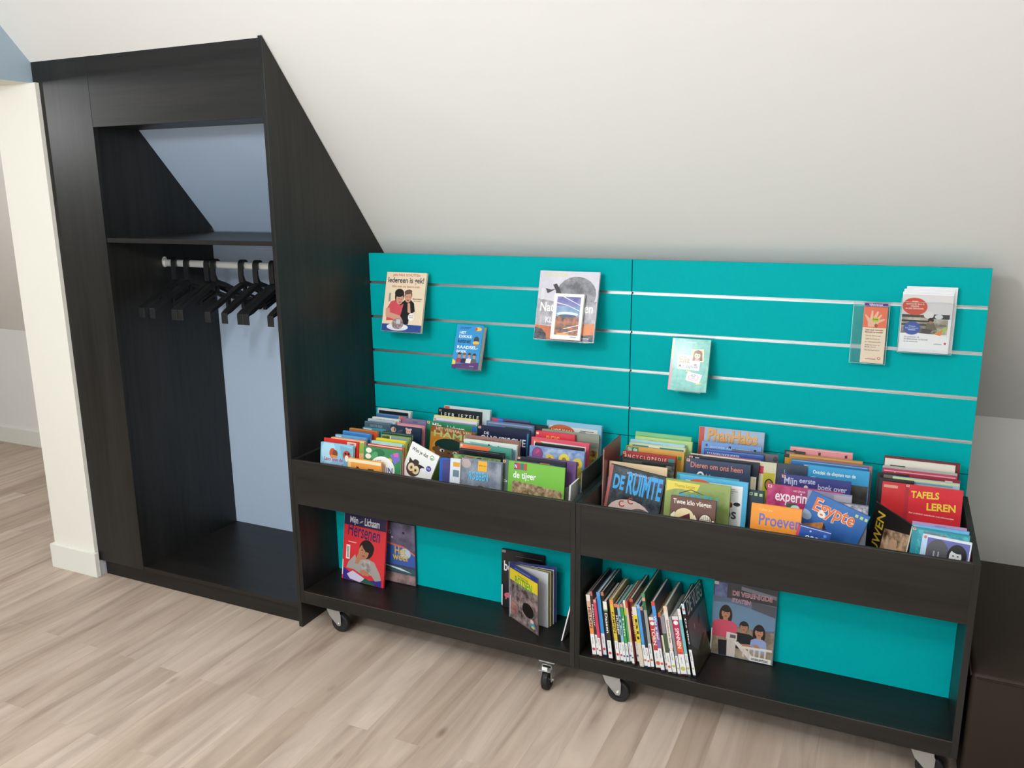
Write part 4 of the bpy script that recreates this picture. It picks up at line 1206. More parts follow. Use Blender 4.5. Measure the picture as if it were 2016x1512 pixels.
    [('P', ell(.74, .38, .20, .28), '#2b2b2e'), ('P', ell(.71, .40, .125, .19), '#dcdcdc'), ('P', ell(.74, .23, .14, .08, 10), '#2b2b2e'), ('E', .665, .37, .022, .014, K), ('E', .76, .37, .022, .014, K), ('E', .71, .51, .035, .013, '#55555a'), ('P', ell(.71, .44, .013, .02), '#b0b0b0')], '', '#bcd6f0'),
'G3': ('teal and turquoise speckled book right behind the portrait book', '#2f8fa0', [('R', .10, .03, .99, .6, '~#2a7f90,#4fb0b8,60'), ('E', .56, .13, .06, .05, '#c8543c'), ('R', .2, .05, .5, .12, '#6c7c84'), ('E', .93, .16, .03, .03, '#2c5c9c')], 'S', '#2c8494'),
'G4': ('light blue book second behind the portrait book', '#6cb0dc', [('R', .02, .02, .1, .08, '#e8a890')], '', '#8cc0e0'),
'G5': ('pinkish lilac book third behind the portrait book', '#a88cb4', [('R', .04, .06, .98, .09, '#d88c84'), ('T', 'GEDICHT', .42, .62, .05, '#6c5480', 1.0)], '', '#c4a4b8'),
'G6': ('large red book with a hand-lettered yellow title', '#dc2f3a', [
    ('R', .0, .0, .07, 1.5, '#b8303c'), ('T', 'TAFELS', .11, .60, .25, '#f2d24c', 1.2, -3, 1.7), ('T', 'LEREN', .40, .90, .46, '#f2d24c', 1.1, -3, 1.7), ('T', 'Een praktisch oefenboek met antwoorden', .10, .88, .56, '#f4d8d0', .9, 2),
    ('P', ell(.74, .92, .10, .09), '#f0c04c'), ('P', ell(.88, .84, .025, .07), '#2f3c7c'), ('E', .88, .76, .02, .02, '#3a2a20')], 'S', '#b8303c'),
'G7': ('white book left of the red hand-lettered one', '#ece8e2', [('T', 'Zee', .66, .90, .62, '#3c3c40', 1.2), ('R', .4, .30, .8, .32, '#8a8684'), ('R', .02, .02, .16, .1, '#d8b0a4')], '', '#d8d0c8'),
'G8': ('thin bright red book just behind the red hand-lettered one', '#d03034', [('R', .02, .04, .2, .08, '#e0a090')], '', '#c04440'),
'G9': ('book with a yellow-green and pale blue striped top, right group', '#a8c4d0', [('R', .01, .01, .99, .03, '#d4dc6c'), ('R', .3, .05, .9, .08, '#7f98a8')], '', '#c4d0a0'),
'G16': ('dark book edge with an orange tag at the left of the right group, lower one', '#23242a', [('R', .2, .1, .7, .3, '#b4583c')], '', '#2f3038'),
'G15': ('black book edge at the left of the right group, upper one', '#15161a', [('R', .2, .06, .6, .22, '#7c7468')], '', '#202228'),
'G10': ('dark red book with pale dots, behind the striped-top book', '#8c2430', [('R', .02, .02, .12, .05, '#d8d0cc'), ('R', .8, .02, .9, .04, '#e4d8d4')], '', '#7c2830'),
'G11': ('magenta pink book in the middle of the right group', '#b83a5c', [('R', .02, .02, .98, .035, '#e8a0ac'), ('T', 'Ilse', .16, .24, .08, '#f4e0e4', 1.0)], '', '#c86878'),
'G14': ('thin grey book behind the magenta pink one', '#b4b0ac', [], '', '#c0bcb8'),
'G12': ('cream white book with small dark print, second from the back of the right group', '#e4dcd0', [('R', .08, .10, .30, .125, '#2c2a28'), ('R', .10, .15, .26, .17, '#8c8680'), ('T', 'AMSTERDAMS LYRIEK EN VERHALEN', .38, .90, .17, '#3c3a38', 1.0)], '', '#d8d0c4'),
'G13': ('maroon book, rearmost of the right group', '#6c1f26', [], '', '#5c1c22'),
}
GR = {'A': 'books in the left column of the left tray', 'B': 'books in the middle column of the left tray', 'C': 'books in the right column of the left tray',
      'D': 'books in the first column of the right tray', 'E': 'books in the second column of the right tray', 'F': 'books in the third column of the right tray',
      'G': 'books in the fourth column of the right tray'}
for k, (lab, base, items, opts, sp) in TRAY.items():
    x, y, z, w_, h_, t_, roll = PLACE[k]
    if k == 'D0':
        x, w_ = 1.2065, .13
    b = make_book(place_tray((x, y, z), w_, h_, roll, t_), w_, h_, t_, base, items, opts, sp)
    tag(b, lab, 'book', GR[k[0]])


def mat(loc, yaw=0, lean=0, roll=0):
    return (Matrix.Translation(loc) @ Matrix.Rotation(math.radians(yaw), 4, 'Z') @ Matrix.Rotation(-math.radians(lean), 4, 'X')
            @ Matrix.Rotation(math.radians(roll), 4, 'Y'))


def one(label, M, w, h, t, base, items, opts='', sp=None, group=None, sitems=None, name='book', back=None):
    b = make_book(M, w, h, t, base, items, opts, sp, sitems, name, back)
    return tag(b, label, 'book', group)


# books set sideways in the trays
one('thin dark book with a plant drawing, upright against the right end of the left tray', mat((1.152, -0.215, ZF + .001), -90, 2), .255, .232, .005,
    '#3d4038', [('P', [(.2, .35), (.5, .25), (.75, .30), (.52, .32), (.25, .40)], '#77816a'), ('P', ell(.45, .45, .10, .04, 30), '#6c7a5c'), ('P', ell(.62, .50, .10, .04, -30), '#6c7a5c'), ('P', ell(.40, .62, .08, .03, 10), '#6c7a5c'),
                ('R', .02, .02, .98, .03, '#7c7a6c')], '', '#4c5044')
one('tall red-brown book, standing sideways at the rear left end of the right tray', mat((1.208, -0.205, ZF + .001), -90, 1), .19, .300, .006,
    '#7c3a38', [('R', .02, .02, .98, .035, '#b48c74')], '', '#8c4c40')
one('grey-white booklet on its side edge, in the front right corner of the left tray', mat((1.128, -0.440, ZF + .001), -90, 3), .085, .198, .006,
    '#c9ccc8', [('R', .75, .1, .95, 2.2, '#8c9290')], 'P', '#b0b4b0')
one('black book with a gold band, standing askew beside the red hand-lettered book', mat((2.069, -0.345, ZF + .001), -58, 8, 0), .20, .218, .006,
    '#1f1b17', [('T', 'LEEUWEN', .31, 1.27, 1.06, '#d8b83c', 1.25, -90), ('P', [(.36, .30), (.96, .16), (.96, 1.05), (.34, 1.05)], '~#4c3020,#d8b490,22'), ('P', ell(.60, .55, .09, .22, 30), '#c9a080'), ('P', ell(.75, .65, .08, .20, 20), '#b88c68'),
                ('P', [(.965, .01), (.995, .01), (.995, 1.08), (.965, 1.08)], '#e8dcc0'), ('R', .80, .45, .95, 1.04, '#d8a62c')], '', '#c8b070')

# ------------------------------------------------------------------ lower shelf, left unit
one('red science book with a boy leaning on his hand, lower shelf of the left unit', mat((.088, -.431, ZS + .0020), -3, 9), .214, .285, .008, '#d8323a', [
    ('R', .0, .0, 1, .245, '#2f2a4c'), ('T', 'Mijn', .14, .33, .19, '#e4e0ea', 1.5), ('T', 'Lichaam', .49, .84, .20, '#e4e0ea', 1.9), ('P', ell(.41, .15, .05, .015, -30), '#b0a8c0'),
    ('T', 'Hersenen', .10, .86, .44, '#33265c', 1.9, 3, .6), ('R', .12, .565, .32, .58, '#f0c8c0'), ('R', .08, .64, .17, .92, '#ece4de'), ('R', .10, .67, .15, .89, '~#2c2c2c,#d8d4d0,400'),
    ('P', [(.03, 1.10), (.22, 1.18), (.62, 1.26), (.95, 1.20), (.95, 1.33), (.03, 1.33)], '#3a2f86'), ('P', [(.12, 1.22), (.26, 1.13), (.56, 1.24), (.44, 1.33), (.2, 1.30)], '#d4cce0'), ('P', [(.46, 1.33), (.56, 1.22), (.80, 1.30), (.78, 1.33)], '#1f5c4c'),
    ('P', [(.34, .90), (.50, .86), (.62, .84), (.76, .88), (.90, 1.08), (.94, 1.20), (.80, 1.24), (.70, 1.14), (.52, 1.18), (.28, 1.10), (.10, 1.10), (.14, .98), (.30, .80)], '#a49c98'),
    ('P', [(.44, .88), (.66, .88), (.70, 1.14), (.46, 1.14)], '~#6c6460,#b8b0ac,40'), ('P', [(.30, .98), (.36, .78), (.44, .74), (.46, .82), (.38, .98)], '#b87c5c'), ('P', ell(.56, .66, .17, .19, 20), '#1c1816'),
    ('P', ell(.50, .72, .12, .15, 15), '#b87c5c'), ('P', ell(.60, .60, .15, .11, 25), '#1c1816'), ('P', ell(.46, .69, .018, .012), K), ('P', ell(.55, .70, .018, .012), K), ('P', ell(.50, .80, .035, .012), '#7c3a34'),
    ('P', [(.42, 1.10), (.54, 1.06), (.66, 1.14), (.62, 1.18), (.46, 1.16)], '#b87c5c'), ('R', .0, .95, .025, 1.25, '#ece8e4')], '', '#d8323a', 'books on the lower shelf of the left unit')
one('purple-grey weather book partly behind the red boy book', mat((.232, -.372, ZS + .0009), 0, 1.5), .182, .262, .005, '#4c4660', [
    ('R', .01, .01, .99, .75, '~#3c3850,#7c7490,12'), ('T', 'O', .30, .38, .28, '#c8c0e0', 1.2), ('E', .70, .22, .03, .03, '#241f30'), ('E', .40, .36, .025, .025, '#d0c8e0'),
    ('P', [(.10, .50), (.40, .52), (.70, .56), (.99, .72), (.99, 1.0), (.10, 1.0)], '#3f5fa8'), ('P', [(.10, .44), (.40, .50), (.70, .54), (.99, .69), (.99, .73), (.70, .585), (.40, .545), (.10, .50)], '#d8705c'),
    ('E', .74, .70, .14, .12, '#b8cce0'), ('T', 'Het', .46, .76, .74, '#d8b44c', 1.3), ('T', 'weer', .40, .84, .88, '#d8b44c', 1.2), ('P', [(.01, 1.0), (.99, 1.06), (.99, 1.2), (.01, 1.14)], '#3a5c64'),
    ('P', [(.10, 1.03), (.60, 1.07), (.90, 1.15), (.60, 1.12)], '#dfe6e8'), ('R', .01, 1.2, .99, 1.43, '~#5c4c50,#a88c88,20')], '', '#5c5470', 'books on the lower shelf of the left unit')
one('black book with a white letter, standing behind the open rock photo book', mat((.805, -.381, ZS + .0010), 0, 2.2), .176, .236, .009, '#1e1b1d', [
    ('R', .30, .08, .99, .6, '#141315'), ('R', .34, .10, .97, .115, '#5c5658'), ('T', 'Leven met', .40, .62, .24, '#8c8688', 1.0), ('T', 'bo', .06, .26, .48, '#f0eef0', 1.6),
    ('P', ell(.17, 1.05, .10, .06), '#d86478'), ('R', .10, 1.06, .13, 1.15, '#d86478'), ('R', .20, 1.06, .23, 1.15, '#d86478'), ('R', .0, .82, .03, 1.3, '#e8e4e0'), ('R', .01, .01, .10, .07, '#9c9092')], '', '#1e1b1d',
    'books on the lower shelf of the left unit')
one('thin white-spined booklet leaning on the right side of the lower left shelf', mat((1.116, -.527, ZS + .0007), 90, -13.0), .17, .196, .005, '#c9c6c2', [], 'P', '#f2f0ec',
    'books on the lower shelf of the left unit', back='#23252a')

# the caving book stands fanned open
ob = empty('open_book', (.868, -.437, ZS + .0005), 'open picture book with a rock photo and yellow band, standing fanned on the lower shelf', 'book')


def leaf(parent, name, ang, w, h, t, mt):
    mb = MB()
    mb.box(0.002, w, -t / 2, t / 2, 0, h, mt)
    o = mb.build(name, parent)
    o.rotation_euler = (0, 0, math.radians(ang))
    return o


HB_ = .224
fc = leaf(ob, 'front_cover', -30, .180, HB_, .0022, printed('#6c5c58'))
hold = empty('cover_print')
hold.parent = fc
hold.location = (0.002, -0.0012, 0)
art(hold, [('R', .0, .0, 1, .12, '#2f3a7c'), ('T', 'ONTDEK DE ANDERE WERELD', .20, .74, .085, '#8c98c8', 1.0), ('R', .0, .12, 1, .38, '#e0c62c'), ('T', 'Avonturen in de', .30, .66, .22, '#6c6420', 1.2),
           ('R', .0, .38, 1, 1.25, '~#3a3233,#a08c8a,34'), ('T', 'ROTSEN', .20, .80, .41, '#55a83c', 1.5, 0, 1.6), ('P', ell(.66, .86, .20, .16), '#1a1617'), ('P', ell(.16, 1.0, .14, .18), '~#7c5048,#b08478,40'),
           ('P', ell(.80, 1.06, .06, .05), '#e8b8a8'), ('P', [(.72, 1.10), (.88, 1.08), (.94, 1.18), (.78, 1.20)], '#3f9cb4'), ('P', ell(.84, 1.17, .05, .03), '#e0c040'), ('R', .0, .76, .03, 1.2, '#e8e4e0')], .176, HB_)
for ch in list(hold.children):
    mwi = Matrix.Translation((0.002, -0.0012, 0))
    ch.parent = fc
    ch.matrix_parent_inverse = mwi
bpy.data.objects.remove(hold)
leaf(ob, 'page', -8, .168, HB_ - .006, .002, flat('#dfe3ea', .6))
leaf(ob, 'page', -5.4, .170, HB_ - .006, .0035, flat('#8f7c4c', .6))
leaf(ob, 'page', -2.6, .172, HB_ - .006, .003, flat('#d8cf9c', .6))
leaf(ob, 'page', 0.4, .174, HB_ - .006, .003, flat('#5c5440', .6))
leaf(ob, 'page', 3.4, .176, HB_ - .006, .002, flat('#d9dee8', .6))
leaf(ob, 'back_cover', 8, .182, HB_, .0022, printed('#3f4484'))
mb = MB(); mb.box(-.0015, .003, -.004, .004, 0, HB_, printed('#7c7c8c')); mb.build('spine', ob)

# ------------------------------------------------------------------ lower shelf, right unit
one('picture book with three children behind a white fence, lower shelf of the right unit', mat((1.613, -.389, ZS + .0012), 0, 4.2), .211, .266, .006, '#5c6c84', [
    ('R', .0, .0, 1, .26, '~#1c1c22,#3c3a40,10'), ('R', .02, .02, .22, .26, '~#4c5084,#8088b8,16'), ('P', [(.44, .03), (.99, .10), (.99, .16), (.44, .09)], '#7c808c'),
    ('T', 'DE VERENIGDE', .30, .93, .20, '#d8dce8', 1.15, 0, 2.2), ('T', 'DE VERENIGDE', .30, .93, .20, '#b4505c', 1.15, 0, .6), ('T', 'STATEN', .30, .60, .315, '#d8dce8', 1.1, 0, 2.2), ('T', 'STATEN', .30, .60, .315, '#b4505c', 1.1, 0, .6),
    ('P', [(.01, .36), (.30, .34), (.65, .38), (.99, .46), (.99, .68), (.6, .74), (.01, .72)], '#6684a0'), ('P', [(.62, .26), (.99, .28), (.99, .46), (.62, .38)], '#50525c'), ('R', .01, .72, .99, 1.25, '~#6c6050,#a89880,14'),
    ] + face(.22, .52, .17, '#b07c60', '#241816', '#c84c64', True, 1.9, 2.5) + face(.52, .70, .15, '#a87458', '#1a1412', '#17171a', False, 2.0, 2.6) + face(.76, .74, .16, '#b48064', '#1e1614', '#8c9cc8', True, 1.3, 2.2) + [
    ('P', [(.12, 1.00), (.30, .98), (.32, 1.25), (.14, 1.25)], '#17161a'), ('P', [(.47, 1.00), (.62, .98), (.72, 1.06), (.50, 1.10)], '#b07c60'), ('P', [(.66, .98), (.74, .96), (.84, 1.04), (.78, 1.06)], '#b07c60'),
    ('R', .25, .84, .42, .96, '#d0c8c0'), ('R', .31, .87, .40, .93, '#5c5854'), ('P', [(.26, .96), (.41, .96), (.40, 1.25), (.27, 1.25)], '#c8beb4'), ('P', [(.36, .98), (.44, .97), (.78, 1.25), (.64, 1.25)], '#d8cec4')] +
    [('P', [(.52 + i * .085, 1.06 - i * .005), (.55 + i * .085, 1.06 - i * .005), (.545 + i * .085, 1.22), (.52 + i * .085, 1.20)], '#d0c6bc') for i in range(5)] +
    [('P', [(.52, 1.03), (.97, 1.00), (.98, 1.04), (.52, 1.07)], '#dcd2c8'), ('R', .64, 1.17, .97, 1.25, '#e4e0dc'), ('R', .66, 1.195, .93, 1.235, '~#2c2c2c,#d8d4d0,400'), ('R', .0, .82, .02, 1.2, '#e8e4e0'), ('R', .01, .01, .08, .06, '#d0ccb8')], '', '#e0dcd8',
    'books on the lower shelf of the right unit')

# the row of spine-out books
RED, ORG, BLU, LIM = '#c8404c', '#d86a44', '#3a4c74', '#c0c060'
ROW = [  # thickness, height, depth, cover, spine strips, title, symbol colour, label text
    (.0145, .226, .17, '#8c7c6c', [('R', 0, .10, '#e4dcd0'), ('R', .10, .60, '#d8ac94'), ('R', .50, .64, '#e88c4c')], 'HELDEN', RED, 'peach and orange spined book, leftmost in the row on the lower right shelf'),
    (.0085, .240, .20, '#3c3430', [('R', 0, .07, '#b46c5c'), ('R', .07, .64, '#3a2c28')], 'Natuur', RED, 'thin dark brown spined book, second from the left in the row'),
    (.0095, .212, .19, '#a83050', [('R', 0, .05, '#e0a098'), ('R', .05, .62, '#d43c5c')], '', RED, 'thin crimson-pink spined book in the row'),
    (.0130, .236, .20, '#2f6ca0', [('R', 0, .06, '#5c9cd4'), ('R', .06, .66, '#3c94d8')], '', RED, 'bright blue spined book near the left of the row'),
    (.0105, .238, .20, '#1c1c22', [('R', 0, .06, '#c47c60'), ('R', .06, .9, '#1f1f24')], '', None, 'black spined book without a white label, after the bright blue one'),
    (.0140, .214, .16, '#2c2a26', [('R', 0, .14, '#e8e8dc'), ('R', .14, .17, '#6ca070'), ('R', .17, .62, '#2c2820')], 'Dassen', RED, 'dark book with a white band at the spine top, left part of the row'),
    (.0090, .220, .17, '#3c2c24', [('R', 0, .9, '#2e2420')], '', None, 'brown-black unlabelled spine before the yellow one'),
    (.0125, .226, .18, '#c09c4c', [('R', 0, .08, '#e8905c'), ('R', .08, .62, '#d4bc3c')], 'KAMPEN', RED, 'thin mustard yellow spined book in the left half of the row'),
    (.0105, .212, .16, '#17181c', [('R', 0, .06, '#d8846c'), ('R', .06, .62, '#1a1a1e')], 'MUZIEK', RED, 'black spine with yellow lettering right of the mustard one'),
    (.0095, .212, .17, '#6ca0b4', [('R', 0, .06, '#d8846c'), ('R', .06, .66, '#86bcd0')], 'Ijs', BLU, 'pale blue spined book in the middle left of the row'),
    (.0095, .214, .17, '#3c7c4c', [('R', 0, .05, '#dc9080'), ('R', .05, .66, '#3f9c54')], 'Tuin', BLU, 'grass green spined book, left one of the green pair'),
    (.0100, .228, .17, '#4c8c5c', [('R', 0, .12, '#efe6e0'), ('R', .12, .24, '#c0d040'), ('R', .24, .66, '#46a45c')], '', BLU, 'green spine with a lime and white top, right one of the green pair'),
    (.0080, .230, .18, '#a84840', [('R', 0, .10, '#c8503c'), ('R', .10, .66, '#d8b8a0')], '', BLU, 'thin cream spine with a red top'),
    (.0125, .234, .20, '#5c2c28', [('R', 0, .05, '#c4684c'), ('R', .05, .70, '#7c3228')], 'Indianen', BLU, 'rust brown spined book left of the thick yellow one'),
    (.0150, .216, .16, '#a8a070', [('R', 0, .14, '#dcd8cc'), ('R', .14, .60, '#dcc824'), ('R', .60, .97, '#d4c8b4')], 'BIJ', None, 'thick yellow spined book with a grey lower part'),
    (.0110, .226, .18, '#2c6ca4', [('R', 0, .06, '#8cb4dc'), ('R', .06, .60, '#4c9ce0')], '', ORG, 'sky blue spined book right of the thick yellow one'),
    (.0100, .222, .18, '#1d2638', [('R', 0, .06, '#b88c7c'), ('R', .06, .62, '#222c3c')], '', ORG, 'dark navy spined book right of the sky blue one'),
    (.0110, .270, .205, '#2f5a3c', [('R', 0, .06, '#58986c'), ('R', .06, .10, '#d89c7c'), ('R', .10, .22, '#3a7048'), ('R', .22, .66, '#9c9c9c')], '', ORG, 'tallest book of the row, with a dark green cover'),
    (.0190, .186, .15, '#b0aca8', [('R', 0, .06, '#e8e4dc'), ('R', .06, .50, '#c83c34'), ('E', .12, '#f4f0ec')], 'TOEN', ORG, 'short thick red spined book with a round white sticker'),
    (.0125, .250, .19, '#4a4458', [('R', 0, .06, '#d0543c'), ('R', .06, .28, '#4c94dc'), ('R', .28, .66, '#7c68a8')], 'Wat is dat?', ORG, 'blue and violet spined book right of the short thick red one'),
    (.0105, .206, .17, '#d09a3c', [('R', 0, .07, '#d86a3c'), ('R', .07, .38, '#3c1c2c'), ('R', .38, .40, '#f0ece8')], '', ORG, 'plum spined book with an ochre cover'),
    (.0130, .204, .16, '#9c98a0', [('R', 0, .30, '#8c8890'), ('R', .30, .64, '#46583c')], '', ORG, 'book with a grey over dark green spine'),
    (.0135, .240, .20, '#6c6c60', [('R', 0, .08, '#e8c8b4'), ('R', .08, .62, '#e8dcd4')], 'Schoolgrootste feest', LIM, 'white spined book with red lettering in the right half of the row'),
    (.0090, .206, .18, '#8c8c8c', [('R', 0, .66, '#8c8c90')], '', LIM, 'thin grey spined book right of the red-lettered white one'),
    (.0205, .210, .17, '#a0a0a4', [('R', 0, .06, '#dcdcdc'), ('R', .06, .42, '#c0285c'), ('R', .42, .60, '#e0603c'), ('E', .11, '#f4f0f0')], 'SPINNEN', LIM, 'thick magenta spined book with a round white sticker'),
    (.0105, .238, .20, '#38403c', [('R', 0, .16, '#e8e4e4'), ('R', .16, .66, '#7cc0c4')], '', LIM, 'aqua spined book second from the right end of the row'),
]
x = 1.2475
lean = 7.2
for i, (t_, h_, d_, col, strips, title, sym, lab) in enumerate(ROW):
    if i in (6, 13, 18, 23):
        lean += 0.9
        x += 0.0037
    yy = -.573 + [0, .004, .002, .006, .012, 0, .014][i % 7] * .8 + (.008 if i in (3, 4, 13) else 0)
    it = list(strips)
    if title:
        it.append(('T', title, .20, .54, '#f2ede4' if sum(hexc(strips[-1][3] if strips[-1][0] == 'R' else '#803030')[:3]) < 1.0 else '#3c2420'))
    if sym:
        it += [('R', .665 if i % 3 else .64, .975, '#e9e9ea'), ('T', 'natuur boek', .69, .80, '#6c6c70'), ('E', .885, sym), ('R', .979, .995, '#1d1d20')]
    M = mat((x + t_, yy, ZS + .0006 + t_ * math.sin(math.radians(lean))), 90, lean)
    one(lab, M, d_, h_, t_, col, [], '', strips[-1][3] if strips[-1][0] == 'R' else '#c83c34', 'spine-out books on the lower shelf of the right unit', it)
    x += t_ / math.cos(math.radians(lean)) + .0006
x += .007
one('black-covered insect book, rightmost of the spine-out row', mat((x + .010, -.565, ZS + .0028), 86, lean + .7), .200, .258, .010, '#16181a', [
    ('P', [(.02, .05), (.98, .05), (.98, .25), (.02, .25)], '#1a1d1c'), ('T', 'DE VLIEG', .10, .90, .24, '#c8ccd0', 1.7), ('P', [(.02, .32), (.98, .32), (.98, .95), (.62, .80), (.30, .95), (.02, .72)], '#55646c'),
    ('P', ell(.55, .50, .05, .09, 20), '#23303a'), ('P', ell(.30, .52, .02, .05), '#a8a888'), ('P', [(.02, .72), (.30, .95), (.62, .80), (.98, .95), (.98, 1.27), (.02, 1.27)], '~#15140f,#3a3824,16'),
    ('P', ell(.68, .92, .16, .035, -22), '#7c3a34'), ('P', ell(.76, .85, .12, .02, -22), '#8c6c5c'), ('E', .88, 1.14, .04, .04, '#8c9480')], '', '#24262a',
    'spine-out books on the lower shelf of the right unit', [('R', 0, .14, '#c4d8e4'), ('E', .08, '#d86a4c'), ('R', .14, .60, '#17181c'), ('T', 'De vlieg', .2, .55, '#f0f0f0'), ('R', .62, .97, '#e9e9ea'), ('T', 'natuur boek', .66, .78, '#6c6c70'), ('E', .88, LIM)])

# ------------------------------------------------------------------ slatwall display
AC = acrylic()


def ledge(parent, w, t):
    """clear acrylic book ledge hooked into a slot, under and behind the book"""
    mb = MB()
    mb.box(.02, w - .02, -.004, t + .004, -.0035, -.0008, AC)
    mb.box(.02, w - .02, -.0065, -.004, -.0035, .014, AC)
    mb.box(.02, w - .02, t + .004, t + .0065, -.0035, .10, AC)
    return mb.build('display_ledge', parent)


def display(label, x, ytop, ztop, w, h, t, lean, base, items, opts='', sp=None, back=None, bottom_ledge=True):
    R = Matrix.Rotation(-math.radians(lean), 4, 'X')
    o = Vector((x, ytop, ztop)) - (R @ Vector((0, 0, h)))
    b = make_book(Matrix.Translation(o) @ R, w, h, t, base, items, opts, sp, None, 'book', back)
    tag(b, label, 'book', 'books displayed on the slatwall')
    if bottom_ledge:
        r = empty('book_ledge')
        r.matrix_world = Matrix.Translation(o) @ R
        tag(r, 'clear acrylic ledge holding the ' + label.split(',')[0], 'display ledge', 'acrylic ledges on the slatwall')
        ledge(r, w, t)
        # hook reaching back into the slot
        mb = MB()
        nz = [s for s in SLOTS if s > o.z - .02]
        zt = min(nz)
        p = (Matrix.Translation(o) @ R).inverted() @ Vector((x, -.012, zt - .001))
        mb.prism([(t + .0065, .095), (t + .0065, min(p.z, .1) - .002), (p.y, p.z), (p.y, p.z + .003)], 'x', w * .35, w * .65, AC)
        mb.build('slot_hook', r)
    return b


def people(cu, cv, s, n, cols):
    it = []
    for i in range(n):
        it += face(cu + i * s * 1.35, cv + (i % 2) * .05 * s, s, cols[i][0], cols[i][1], cols[i][2], False, 1.25, 1.9)
    return it


display('cream book with two laughing boys over a brain, leftmost on the slatwall', .120, -.040, 1.409, .195, .252, .012, 15.2, '#ead8bc', [
    ('T', 'JAN PAUL SCHUTTEN', .16, .84, .085, '#c8603c', 1.0), ('T', 'Iedereen is gek!', .05, .95, .225, '#33303c', 1.15), ('T', 'Alles over ons bizarre brein', .16, .86, .33, '#c4684c', 1.1),
    ('R', .10, .45, .17, .66, '#d9cfc2'), ('R', .11, .46, .155, .64, '~#5a5550,#c8c0b8,300'), ('R', .0, 1.13, 1, 1.30, '#2c4a94'),
    ('P', [(.52, .60), (.66, .58), (.76, .66), (.80, .84), (.68, .90), (.66, 1.12), (.45, 1.16), (.40, .70)], '#16151a'), ('P', ell(.60, .50, .095, .12), '#5c4433'), ('P', ell(.60, .54, .085, .11), '#cf9c84'),
    ('P', ell(.59, .42, .095, .05, -10), '#6a5040'), ('P', [(.60, .66), (.66, .66), (.70, .88), (.62, .86)], '#cf9c84'), ('E', .57, .53, .012, .008, K), ('E', .64, .53, .012, .008, K), ('E', .60, .60, .03, .012, '#8c3a34'),
    ('P', [(.18, .64), (.32, .60), (.42, .72), (.50, .68), (.46, .90), (.40, 1.04), (.10, 1.06), (.10, .78)], '#d0505c'), ('P', ell(.38, .52, .115, .16), '#1f1a18'), ('P', ell(.39, .58, .09, .12), '#cf9880'),
    ('P', ell(.37, .45, .115, .09), '#1f1a18'), ('E', .37, .58, .012, .008, K), ('E', .43, .59, .012, .008, K), ('E', .40, .65, .03, .012, '#8c3a34'), ('P', [(.06, .80), (.16, .78), (.18, .88), (.44, .94), (.52, 1.04), (.48, 1.12), (.38, 1.04), (.08, .98)], '#d39c86'),
    ('E', .40, 1.19, .27, .08, '#e8e8ec'), ('P', ell(.40, 1.12, .15, .12), '~#6c5054,#b8a8a8,90'), ('R', .36, 1.02, .46, 1.12, '#c8ccd4'), ('E', .72, .96, .075, .085, '#f4f0ea'), ('T', 'kijk wat', .67, .77, .94, '#4a4038', 1.0), ('T', 'je doet', .67, .77, .98, '#4a4038', 1.0),
    ('T', 'Illustraties', .72, .94, .58, '#5a5048', .8), ('T', 'Floor de Goede', .74, .92, .62, '#5a5048', .8)], '', '#efe3cc')
display('thick blue puzzle book with a purple foot, second on the slatwall', .452, -.036, 1.202, .122, .183, .032, 20, '#2f94d4', [
    ('T', 'HET', .13, .38, .31, '#e8f2f8', .85, 0, 1.4), ('T', 'DIKKE', .13, .62, .45, '#e8f2f8', .75, 0, 1.4), ('T', 'ketnet', .11, .60, .62, '#1a2c54', 1.0, 0, 1.3), ('T', 'RAADSEL-', .11, .90, .82, '#e8f2f8', .80, 0, 1.4), ('T', 'BOEK', .11, .50, .96, '#e8f2f8', .80, 0, 1.4),
    ('R', .12, .08, .54, .10, '#1c5c94'), ('R', .12, .12, .48, .14, '#1c5c94'), ('E', .82, .13, .13, .065, '#ecc43c'), ('E', .74, .13, .05, .05, '#d8403c'), ('P', ell(.80, .50, .10, .12), '#3a3a54'), ('P', ell(.80, .60, .12, .06), '#e8c44c'), ('R', .72, .64, .88, .68, '#d8704c'),
    ('P', [(.0, 1.36), (.3, 1.34), (1, 1.26), (1, 1.5), (.0, 1.5)], '#5c2c74'), ('P', [(.0, 1.20), (.14, 1.26), (.12, 1.42), (.0, 1.44)], '#e8cc44')] +
    people(.24, 1.04, .14, 4, [('#c89880', '#3a2a22', '#a8344c'), ('#c89880', '#6c5040', '#23283c'), ('#c89880', '#4a3428', '#e8e8ec'), ('#c89880', '#2c2020', '#5c5c58')]) +
    [('P', [(.0, 1.38), (.3, 1.35), (1, 1.27), (1, 1.5), (.0, 1.5)], '#5c2c74'), ('T', 'lannoo', .68, .84, 1.42, '#d8c8e4', 1.0)], '', '#2a7cb4', back='#c88c94')
